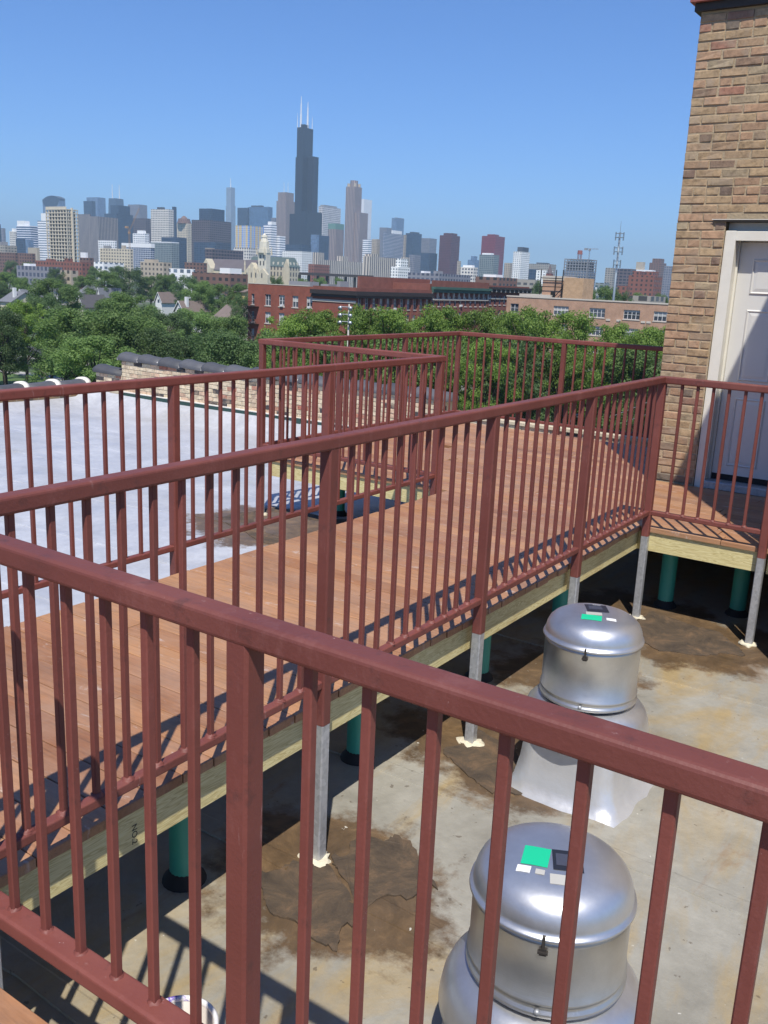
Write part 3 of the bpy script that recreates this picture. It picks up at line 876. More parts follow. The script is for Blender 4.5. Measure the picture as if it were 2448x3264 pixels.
def fan(cx, cy, jz, can_h, label, zr, stickers, latch_angles):
    t = thing('exhaust_fan', label, 'exhaust fan', (cx, cy, zr), 'spun aluminium fans on the roof')
    mb = MB(); mb.lathe([(r, jz+z) for r, z in LID], cx, cy, 64); lid = mb.build('lid', ALU, t, True)
    zb = jz-can_h
    mb = MB()
    mb.lathe([(RC-0.004, jz-0.0125), (RC, jz-0.014), (RC, jz-0.020), (RC+0.003, jz-0.024), (RC, jz-0.028), (RC, zb+0.045), (RC+0.005, zb+0.040), (RC+0.005, zb+0.034), (RC, zb+0.030), (RC, zb+0.016), (RC+0.007, zb+0.012), (RC+0.007, zb), (RC-0.01, zb-0.002)], cx, cy, 64)
    can = mb.build('motor_can', ALUCAN, t, True)
    mb = MB(); mb.lathe([(0.19, zb-0.012), (0.20, zb-0.016), (0.222, zb-0.022), (0.246, zb-0.036), (0.266, zb-0.060), (0.279, zb-0.092), (0.285, zb-0.128), (0.287, zb-0.150), (0.283, zb-0.156), (0.275, zb-0.15), (0.25, zb-0.10)], cx, cy, 64)
    mb.build('wind_shroud', ALU, t, True)
    mb = MB(); mb.lathe([(0.195, zb-0.001), (0.195, zb-0.012)], cx, cy, 40); mb.build('gap_ring', BLACKRUB, t, True)
    # curb with its coated flashing, flared out on to the roof
    mb = MB(); rq = random.Random(int(cx*100)); zt = zb-0.10
    loops = []
    for hw, z in ((0.205, zt), (0.210, zt-0.05), (0.222, zr+0.16), (0.240, zr+0.06), (0.275, zr+0.014), (0.315, zr-0.012)):
        L = []
        for q in range(24):
            s = q/24*4; k = int(s); f = s-k
            x, y = ((-1+2*f, -1), (1, -1+2*f), (1-2*f, 1), (-1, 1-2*f))[k]
            cr = 1-0.05*(abs(x*y))
            w = (0.018 if hw > 0.26 else 0.005)
            L.append((cx+x*hw*cr+rq.uniform(-w, w), cy+y*hw*cr+rq.uniform(-w, w), z+rq.uniform(-.004, .004)))
        loops.append(L)
    mb.add([p for L in loops for p in L], [(i*24+q, (i+1)*24+q, (i+1)*24+(q+1) % 24, i*24+(q+1) % 24) for i in range(5) for q in range(24)]+[tuple(range(24))])
    mb.build('roof_curb', COATING, t, True)
    for a in latch_angles:
        lx, ly = cx+math.cos(a)*(RC+0.006), cy+math.sin(a)*(RC+0.006)
        tx, ty = -math.sin(a), math.cos(a)
        mb = MB()
        for s0, s1, z0, z1, o in ((-.009, .009, jz-.046, jz-.026, .005), (-.004, .004, jz-.028, jz+.008, .006), (-.013, .013, jz-.040, jz-.034, .008)):
            mb.prism([(lx+tx*s0-math.cos(a)*.004, ly+ty*s0-math.sin(a)*.004), (lx+tx*s0+math.cos(a)*o, ly+ty*s0+math.sin(a)*o), (lx+tx*s1+math.cos(a)*o, ly+ty*s1+math.sin(a)*o), (lx+tx*s1-math.cos(a)*.004, ly+ty*s1-math.sin(a)*.004)], z0, z1)
        mb.build('latch', STEELDARK, t, fix=True)
        mb = MB(); mb.tube((lx, ly, zb+0.02), (lx+math.cos(a)*.012, ly+math.sin(a)*.012, zb+0.02), 0.008, n=8); mb.build('bolt', GALV, t, True)
    for px, py, w, h, ang, m, nm, lf in stickers:
        decal(lid, cx, cy, jz, px, py, w, h, ang, m, nm, lf)
    return lid
ZR = -0.645
LA = math.atan2(-0.42, 0.10)
l1 = fan(-1.392, 3.804, 0.100, 0.282, 'far aluminium dome fan standing on a silver curb between the legs', roofz(-1.39, 3.8),
    [(-1.405, 3.846, 0.097, 0.106, 0.53, LABELBLACK, 'rating_label', 0.0012), (-1.412, 3.848, 0.060, 0.050, 0.53, LABELGREY, 'label_print', 0.0018),
     (-1.386, 3.768, 0.070, 0.035, 0.45, TAPE, 'tape_strip', 0.0010), (-1.378, 3.721, 0.088, 0.054, 0.33, GREENTAPE, 'green_sticker', 0.0013), (-1.300, 3.755, 0.042, 0.024, 0.45, PAPER, 'white_sticker', 0.0012)], (LA, LA+2.1, LA-2.1))
l2 = fan(-0.81, 2.10, 0.036, 0.232, 'nearest aluminium dome fan, partly behind the closest railing', roofz(-.81, 2.1),
    [(-0.842, 2.046, 0.070, 0.080, 0.30, GREENTAPE, 'green_sticker', 0.0013), (-0.766, 2.078, 0.079, 0.085, 0.475, LABELBLACK, 'rating_label', 0.0012), (-0.775, 2.074, 0.042, 0.050, 0.475, LABELGREY, 'label_print', 0.0018),
     (-0.848, 1.984, 0.036, 0.024, 0.25, PAPER, 'white_sticker', 0.0012), (-0.806, 1.994, 0.024, 0.018, 0.3, TAPE, 'tape_strip', 0.0012), (-0.757, 1.996, 0.040, 0.034, 0.45, TAPE, 'tape_strip', 0.0010)], (LA+0.1, LA+2.2, LA-2.0))
LABELTEXT = plain('pale_label_print', (0.75, 0.75, 0.75), 0.5, 0, 0.02)
def lid_text(lid, cx, cy, jz, txt, size, px, py, ang, mat):
    r = math.hypot(px-cx, py-cy)
    sl = math.atan2(lid_z(r+0.02)-lid_z(r-0.02), 0.04) if r > .03 else 0
    ax = math.atan2(py-cy, px-cx)
    tilt = Matrix.Rotation(-sl, 4, Vector((-math.sin(ax), math.cos(ax), 0)))
    lettering(txt, size, mat, lid, Matrix.Translation((px, py, jz+lid_z(r)+0.0032)) @ tilt @ Matrix.Rotation(ang, 4, 'Z'))
lid_text(l2, -0.81, 2.10, 0.036, 'COOK', 0.018, -0.737, 2.084, 0.475-PI/2, LABELTEXT)
decal(l2, -0.81, 2.10, 0.036, -0.755, 2.116, 0.012, 0.012, 0.475, REDINK, 'red_logo', 0.0022)
lid_text(l1, -1.392, 3.804, 0.10, 'COOK', 0.013, -1.420, 3.885, 0.53, LABELTEXT)

# ------------------------------------------------------------------ small things on the roof
PAILW = plain('paint_pail_plastic', (0.52, 0.47, 0.42), 0.5, 0, 0.08)
def m_pail_rim():
    m, nt, b = new_mat('paint_smeared_rim')
    v = ocoord(nt)
    put(nt, b.inputs['Base Color'], mixc(nt, ramp(nt, noise(nt, v, 16.0, 5.0, 0.6), [(0.50, 0.0), (0.56, 1.0)]), (0.74, 0.72, 0.70), (0.14, 0.07, 0.42)))
    b.inputs['Roughness'].default_value = 0.45
    return m
PAILRIM = m_pail_rim()
PCX, PCY = -1.62, 1.500
pz = roofz(PCX, PCY)
t = thing('paint_pail', 'small white pail with purple paint on its rim at the bottom edge', 'pail', (PCX, PCY, pz))
mb = MB(); mb.lathe([(0.0, pz+0.004), (0.088, pz+0.004), (0.102, pz+0.215), (0.098, pz+0.215), (0.085, pz+0.02)], PCX, PCY, 36); mb.build('pail_body', PAILW, t, True)
mb = MB(); mb.lathe([(0.097, pz+0.212), (0.097, pz+0.222), (0.104, pz+0.226), (0.110, pz+0.222), (0.110, pz+0.205), (0.103, pz+0.203)], PCX, PCY, 36); mb.build('rim', PAILRIM, t, True)
mb = MB(); mb.lathe([(0.0, pz+0.15), (0.094, pz+0.15)], PCX, PCY, 36); mb.build('paint_residue', plain('dried_beige_paint', (0.55, 0.42, 0.28), 0.6, 0, 0.3, 14.0), t, True)
hd = MB()
for q in range(12):
    a0, a1 = PI*q/12, PI*(q+1)/12
    f = lambda a: (PCX+0.112*math.cos(a+.4), PCY+0.112*math.sin(a+.4), pz+0.19-0.13*math.sin(a))
    hd.tube(f(a0), f(a1), 0.0018, n=5, cap=False)
hd.build('handle', GALV, t)
def tar_sheet(pts, label, h=0.010, seed=0):
    h *= 0.7
    r = random.Random(seed); out = []
    for (x0, y0), (x1, y1) in zip(pts, pts[1:]+pts[:1]):
        for k in range(14):
            f = k/14
            w_ = 0.022*math.sin(f*9.0+seed)+r.uniform(-.009, .009)
            out.append((x0+(x1-x0)*f+w_, y0+(y1-y0)*f-w_*0.7+r.uniform(-.008, .008)))
    mb = MB(); n = len(out)
    zz = [roofz(x, y) for x, y in out]
    mb.add([(x, y, z-0.004) for (x, y), z in zip(out, zz)]+[(x, y, z+h*r.uniform(.6, 1.2)) for (x, y), z in zip(out, zz)],
           [tuple(range(n, 2*n))]+[(i, (i+1) % n, n+(i+1) % n, n+i) for i in range(n)])
    o = mb.build('tar_patch', TAR, None)
    tag(o, label, 'roof patch', 'tar patches round the railing legs')
tar_sheet([(-2.12, 2.36), (-1.93, 2.23), (-1.62, 2.21), (-1.66, 2.42), (-1.93, 2.58)], 'dark torn tar patch in front of the nearest metal leg', 0.012, 1)
tar_sheet([(-1.93, 2.60), (-1.66, 2.44), (-1.52, 2.72), (-1.75, 2.90), (-1.90, 2.80)], 'dark curled tar patch just behind the nearest metal leg', 0.012, 2)
tar_sheet([(-2.02, 3.62), (-1.66, 3.44), (-1.50, 3.62), (-1.80, 3.92), (-2.02, 3.95)], 'dark tar patch round the second leg beside the far fan', 0.009, 3)
tar_sheet([(-2.05, 5.95), (-1.62, 5.70), (-1.15, 6.00), (-1.40, 6.30), (-1.90, 6.40)], 'brown tar patch on the roof between the two far legs', 0.007, 4)
tar_sheet([(-5.75, 5.85), (-4.9, 5.55), (-4.3, 5.95), (-4.6, 6.6), (-5.6, 6.5)], 'brown tar patch on the silver roof below the jutting deck corner', 0.007, 5)
SCRAP = plain('dark_shingle_scrap', (0.05, 0.05, 0.045), 0.9, 0, 0.3)
for (sx, sy, a, lb) in ((-0.955, 2.93, 0.5, 'dark scrap of roofing lying beside the far fan curb'), (-0.82, 2.66, 0.2, 'dark square scrap of roofing between the two fans')):
    zz = roofz(sx, sy); mb = MB(); c, s = math.cos(a), math.sin(a)
    mb.prism([(sx+x*c-y*s, sy+x*s+y*c) for x, y in ((-.05, -.05), (.05, -.045), (.047, .06), (-.045, .05))], zz-0.002, zz+0.006)
    tag(mb.build('roofing_scrap', SCRAP, None), lb, 'scrap')

# ------------------------------------------------------------------ ground, streets
def m_ground():
    m, nt, b = new_mat('city_ground')
    v = ocoord(nt)
    n = noise(nt, v, 0.02, 8.0, 0.65); n2 = noise(nt, v, 0.25, 8.0, 0.7)
    c = ramp(nt, n, [(0.35, (0.045, 0.075, 0.025)), (0.5, (0.07, 0.10, 0.04)), (0.56, (0.16, 0.15, 0.13)), (0.7, (0.22, 0.21, 0.19))])
    c = scaled(nt, c, mth(nt, 'MULTIPLY_ADD', n2, 0.8, 0.6))
    put(nt, b.inputs['Base Color'], c); b.inputs['Roughness'].default_value = 0.95
    return m
def sheet(name, x0, x1, y0, y1, z, mat, **kw):
    mb = MB(); mb.add([(x0, y0, z), (x1, y0, z), (x1, y1, z), (x0, y1, z)], [(0, 1, 2, 3)])
    return tag(mb.build(name, mat, None), kind='structure', **kw)
sheet('ground', -14000, 14000, -14000, 14000, G, m_ground())
ASPHALT = plain('asphalt', (0.055, 0.055, 0.058), 0.85, 0, 0.25, 0.4, 0.2, 30.0)
CONC = plain('concrete_paving', (0.38, 0.36, 0.32), 0.9, 0, 0.2, 0.5)
GRASS = plain('lawn_grass', (0.075, 0.13, 0.028), 0.95, 0, 0.35, 0.6, 0.5, 20.0)
LINE = plain('road_paint', (0.75, 0.73, 0.66), 0.8, 0, 0.2)
sheet('road', -600, 120, 114.0, 126.0, G+0.02, ASPHALT, label='asphalt side street beyond the trees at the left')
sheet('road', -106, -96, 126.0, 620, G+0.024, ASPHALT, label='asphalt street in front of the red brick building')
sheet('road', -500, -20, 134, 150, G+0.028, ASPHALT, label='street with parked cars behind the wide deck')
sheet('lawn', -220, -60, 96.0, 105.6, G+0.03, GRASS, label='strip of green lawn at the far left')
sheet('lawn', -220, -60, 60.0, 96.0, G+0.026, GRASS, label='lawn hidden below the left parapet')
mb = MB(); mb.cbox(-240, -60, 106.0, 108.6, G, G+0.14, 0.03); tag(mb.build('pavement', CONC, None), 'pale concrete pavement beside the lawn', kind='structure')
mb = MB(); mb.cbox(-240, -60, 126.6, 129.5, G, G+0.14, 0.03); tag(mb.build('pavement', CONC, None), 'pale concrete pavement on the far side of the side street', kind='structure')
mb = MB()
for k in range(40):
    x = -300+k*9.0
    mb.add([(x, 119.9, G+0.026), (x+3, 119.9, G+0.026), (x+3, 120.1, G+0.026), (x, 120.1, G+0.026)], [(0, 1, 2, 3)])
tag(mb.build('road_marking', LINE, None), 'dashed centre line of the side street', kind='structure')

# ------------------------------------------------------------------ facades seen from far away
_FG = None
def facade_group():
    global _FG
    if _FG: return _FG
    g = bpy.data.node_groups.new('facade_grid', 'ShaderNodeTree')
    I = g.interface
    for nm, ty in (('Wall', 'NodeSocketColor'), ('Glass', 'NodeSocketColor'), ('Roof', 'NodeSocketColor'), ('Bay', 'NodeSocketFloat'), ('Floor', 'NodeSocketFloat'), ('WinW', 'NodeSocketFloat'), ('WinH', 'NodeSocketFloat'), ('Vary', 'NodeSocketFloat')):
        I.new_socket(nm, in_out='INPUT', socket_type=ty)
    I.new_socket('Color', in_out='OUTPUT', socket_type='NodeSocketColor')
    I.new_socket('Mask', in_out='OUTPUT', socket_type='NodeSocketFloat')
    gi = g.nodes.new('NodeGroupInput'); go = g.nodes.new('NodeGroupOutput')
    tc = g.nodes.new('ShaderNodeTexCoord')
    so = g.nodes.new('ShaderNodeSeparateXYZ'); put(g, so.inputs[0], tc.outputs['Object'])
    sn = g.nodes.new('ShaderNodeSeparateXYZ'); put(g, sn.inputs[0], tc.outputs['Normal'])
    isx = mth(g, 'GREATER_THAN', mth(g, 'ABSOLUTE', sn.outputs[0]), 0.6)
    up = mth(g, 'GREATER_THAN', mth(g, 'ABSOLUTE', sn.outputs[2]), 0.6)
    u = mth(g, 'ADD', mth(g, 'MULTIPLY', so.outputs[1], isx), mth(g, 'MULTIPLY', so.outputs[0], mth(g, 'SUBTRACT', 1.0, isx)))
    ub = mth(g, 'DIVIDE', u, gi.outputs['Bay']); zb = mth(g, 'DIVIDE', so.outputs[2], gi.outputs['Floor'])
    fu = mth(g, 'ABSOLUTE', mth(g, 'SUBTRACT', mth(g, 'FRACT', ub), 0.5)); fz = mth(g, 'ABSOLUTE', mth(g, 'SUBTRACT', mth(g, 'FRACT', zb), 0.5))
    mu = mth(g, 'LESS_THAN', fu, mth(g, 'MULTIPLY', gi.outputs['WinW'], 0.5)); mz = mth(g, 'LESS_THAN', fz, mth(g, 'MULTIPLY', gi.outputs['WinH'], 0.5))
    mask = mth(g, 'MULTIPLY', mth(g, 'MULTIPLY', mu, mz), mth(g, 'SUBTRACT', 1.0, up))
    cb = g.nodes.new('ShaderNodeCombineXYZ')
    put(g, cb.inputs[0], mth(g, 'FLOOR', ub)); put(g, cb.inputs[1], mth(g, 'FLOOR', zb)); put(g, cb.inputs[2], isx)
    wn_ = g.nodes.new('ShaderNodeTexWhiteNoise'); put(g, wn_.inputs['Vector'], cb.outputs[0])
    vary = mth(g, 'MULTIPLY', mth(g, 'SUBTRACT', wn_.outputs['Value'], 0.5), gi.outputs['Vary'])
    gl = scaled(g, gi.outputs['Glass'], mth(g, 'ADD', vary, 1.0))
    dirt = noise(g, tc.outputs['Object'], 0.05, 6.0, 0.65)
    wl = scaled(g, gi.outputs['Wall'], mth(g, 'MULTIPLY_ADD', dirt, 0.5, 0.75))
    c = mixc(g, mask, wl, gl)
    c = mixc(g, up, c, gi.outputs['Roof'])
    g.links.new(c, go.inputs['Color']); g.links.new(mask, go.inputs['Mask'])
    _FG = g
    return g
_fc = [0]
def facade(wall, glass=(0.03, 0.04, 0.055), bay=3.0, floor=3.6, ww=0.6, wh=0.55, vary=0.8, roof=None, gr=0.25):
    _fc[0] += 1
    m, nt, b = new_mat('facade_%02d' % _fc[0])
    n = nt.nodes.new('ShaderNodeGroup'); n.node_tree = facade_group()
    put(nt, n.inputs['Wall'], wall); put(nt, n.inputs['Glass'], glass); put(nt, n.inputs['Roof'], roof or tuple(0.8*x+0.03 for x in wall))
    for k, val in (('Bay', bay), ('Floor', floor), ('WinW', ww), ('WinH', wh), ('Vary', vary)): n.inputs[k].default_value = val
    nt.links.new(n.outputs['Color'], b.inputs['Base Color'])
    put(nt, b.inputs['Roughness'], mth(nt, 'MULTIPLY_ADD', n.outputs['Mask'], gr-0.85, 0.85))
    return m
ROOFGREY = plain('far_roof_gravel', (0.30, 0.29, 0.28), 0.95, 0, 0.2, 0.05)
def corners(u0, um, u1, R):
    """plan of a grid-aligned block: near corner on bearing um, its west face runs left to u0, its south face right to u1"""
    bm = bear(um); xr = R*math.sin(bm); yc = R*math.cos(bm)
    xl = yc*math.tan(bear(u0)) if u0 < um-0.5 else xr-0.25*R*0.05
    yb = xr/math.tan(bear(u1)) if u1 > um+0.5 else yc+18.0
    return xl, xr, yc, yb
def block(root, name, xl, xr, y0, y1, z0, z1, mat):
    """box whose mesh origin is its own base corner, so facade grids start there"""
    mb = MB(); mb.box(xl-xr, 0, 0, y1-y0, 0, z1-z0)
    me = mb.mesh(name, mat)
    return link(name, me, root, (xr, y0, z0))
def tower(label, u0, um, u1, vt, R, mat, tops=(), name='high_rise', cat='building', group=None, z0=G):
    xl, xr, yc, yb = corners(u0, um, u1, R)
    zt = sight(um, vt, R).z
    t = thing(name, label, cat, (xr, yc, z0), group)
    t['plan'] = (xl, xr, yc, yb, zt)
    block(t, 'wall', xl, xr, yc, yb, z0, zt, mat)
    w, d = xr-xl, yb-yc
    for nm, a0, a1, b0, b1, h, tm in tops:
        block(t, nm, xl+w*a0, xl+w*a1, yc+d*b0, yc+d*b1, zt-0.02, zt+h, tm)
    return t, (xl, xr, yc, yb, zt)

W = (0.70, 0.70, 0.68); DKG = (0.025, 0.035, 0.055)
F_white_band = facade((0.88, 0.88, 0.87), (0.16, 0.21, 0.30), 60, 4.6, 1.1, 0.42, 0.3)
F_blue_band = facade((0.80, 0.82, 0.85), (0.06, 0.10, 0.20), 60, 5.0, 1.1, 0.62, 0.3)
F_blue = facade((0.10, 0.17, 0.27), (0.08, 0.15, 0.26), 4, 4, 0.85, 0.85, 0.5, gr=0.15)
F_blue2 = facade((0.16, 0.22, 0.32), (0.12, 0.20, 0.32), 5, 4, 0.8, 0.8, 0.5, gr=0.15)
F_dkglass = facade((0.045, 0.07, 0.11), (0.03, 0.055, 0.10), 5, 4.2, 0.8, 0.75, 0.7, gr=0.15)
F_grey = facade((0.24, 0.24, 0.27), (0.09, 0.10, 0.14), 4, 4, 0.6, 0.6, 0.6)
F_fins = facade((0.34, 0.30, 0.28), (0.07, 0.07, 0.09), 4.2, 60, 0.5, 1.1, 0.3)
F_fins_dk = facade((0.15, 0.135, 0.135), (0.05, 0.05, 0.07), 4.2, 60, 0.5, 1.1, 0.3)
F_whitegrid = facade((0.72, 0.68, 0.60), (0.09, 0.09, 0.11), 5.4, 5.0, 0.55, 0.55, 0.6)
F_white = facade((0.88, 0.87, 0.84), (0.16, 0.20, 0.25), 6, 4.5, 0.55, 0.5, 0.6)
F_beige = facade((0.62, 0.54, 0.40), (0.12, 0.11, 0.10), 6, 4.4, 0.5, 0.5, 0.7)
F_tanlow = facade((0.45, 0.38, 0.29), (0.10, 0.09, 0.08), 4.5, 3.8, 0.45, 0.5, 0.8)
F_brown = facade((0.17, 0.13, 0.115), (0.05, 0.05, 0.06), 5.0, 4.2, 0.6, 0.55, 0.6)
F_browngrid = facade((0.135, 0.10, 0.10), (0.035, 0.035, 0.05), 6.5, 5.0, 0.75, 0.6, 0.7)
F_black = facade((0.010, 0.012, 0.020), (0.014, 0.018, 0.032), 4.6, 60, 0.7, 1.1, 0.2, gr=0.3, roof=(0.02, 0.02, 0.025))
F_trump = facade((0.30, 0.36, 0.42), (0.20, 0.28, 0.38), 5, 4, 0.8, 0.7, 0.3, gr=0.15)
F_tealgrid = facade((0.24, 0.27, 0.27), (0.05, 0.09, 0.10), 4.2, 3.4, 0.6, 0.62, 0.8, gr=0.15)
F_pink = facade((0.36, 0.28, 0.25), (0.13, 0.11, 0.12), 5.2, 60, 0.45, 1.1, 0.2)
F_red = facade((0.10, 0.025, 0.03), (0.055, 0.018, 0.028), 4.2, 4.2, 0.6, 0.5, 0.6)
F_red2 = facade((0.20, 0.018, 0.03), (0.12, 0.012, 0.022), 4.2, 4.2, 0.6, 0.5, 0.5)
F_rust = facade((0.24, 0.09, 0.06), (0.06, 0.045, 0.04), 4.5, 4.0, 0.4, 0.5, 0.8)
F_rust2 = facade((0.19, 0.105, 0.08), (0.05, 0.045, 0.045), 5.0, 3.7, 0.5, 0.5, 0.8)
F_net = facade((0.55, 0.58, 0.62), (0.03, 0.05, 0.12), 4.4, 3.4, 0.8, 0.72, 0.6, gr=0.15)
F_piers = facade((0.62, 0.55, 0.46), (0.13, 0.12, 0.12), 5.6, 60, 0.45, 1.1, 0.3)
F_concrete = facade((0.36, 0.33, 0.28), (0.10, 0.10, 0.10), 5, 4, 0.6, 0.45, 0.6)
F_aon = facade((0.85, 0.85, 0.84), (0.70, 0.70, 0.71), 6, 60, 0.4, 1.1, 0.1)
F_hotel = facade((0.72, 0.69, 0.66), (0.08, 0.09, 0.13), 6.2, 5.6, 0.6, 0.62, 0.4)
F_whitewin = facade((0.88, 0.88, 0.84), (0.17, 0.20, 0.22), 4.4, 3.6, 0.5, 0.5, 0.6)
def m_stripes():
    """white tower whose upper part is hung with yellow and blue vertical strips"""
    m, nt, b = new_mat('striped_curtain_wall')
    tc = nt.nodes.new('ShaderNodeTexCoord')
    so = nt.nodes.new('ShaderNodeSeparateXYZ'); put(nt, so.inputs[0], tc.outputs['Object'])
    u = mth(nt, 'SUBTRACT', so.outputs[0], so.outputs[1])
    k = mth(nt, 'FRACT', mth(nt, 'DIVIDE', u, 26.0))
    c = ramp(nt, k, [(0.0, (0.62, 0.42, 0.10)), (0.28, (0.10, 0.30, 0.75)), (0.46, (0.66, 0.52, 0.22)), (0.55, (0.16, 0.36, 0.72)), (0.66, (0.66, 0.46, 0.13)), (0.9, (0.12, 0.32, 0.74))], 'CONSTANT')
    fl = mth(nt, 'FRACT', mth(nt, 'DIVIDE', so.outputs[2], 4.0)); cl = mth(nt, 'FRACT', mth(nt, 'DIVIDE', u, 4.4))
    ln = mth(nt, 'MAXIMUM', mth(nt, 'LESS_THAN', fl, 0.22), mth(nt, 'LESS_THAN', cl, 0.14))
    put(nt, b.inputs['Base Color'], mixc(nt, ln, c, (0.66, 0.66, 0.64)))
    b.inputs['Roughness'].default_value = 0.5
    return m
F_stripes = m_stripes()
PLANT = plain('rooftop_plant_grey', (0.26, 0.26, 0.27), 0.8, 0, 0.15, 0.1)
PLANTD = plain('rooftop_plant_dark', (0.05, 0.06, 0.08), 0.7, 0, 0.15, 0.1)
PLANTW = plain('rooftop_plant_white', (0.86, 0.86, 0.84), 0.7, 0, 0.1, 0.1)
TAN = plain('sandstone', (0.44, 0.38, 0.29), 0.9, 0, 0.2, 0.2)
STEELW = plain('white_steel', (0.80, 0.80, 0.80), 0.5, 0.1, 0.05)
CRANE = plain('crane_orange', (0.40, 0.24, 0.12), 0.6, 0, 0.1)
GREENCU = plain('green_copper', (0.14, 0.27, 0.22), 0.7, 0, 0.25, 0.2)

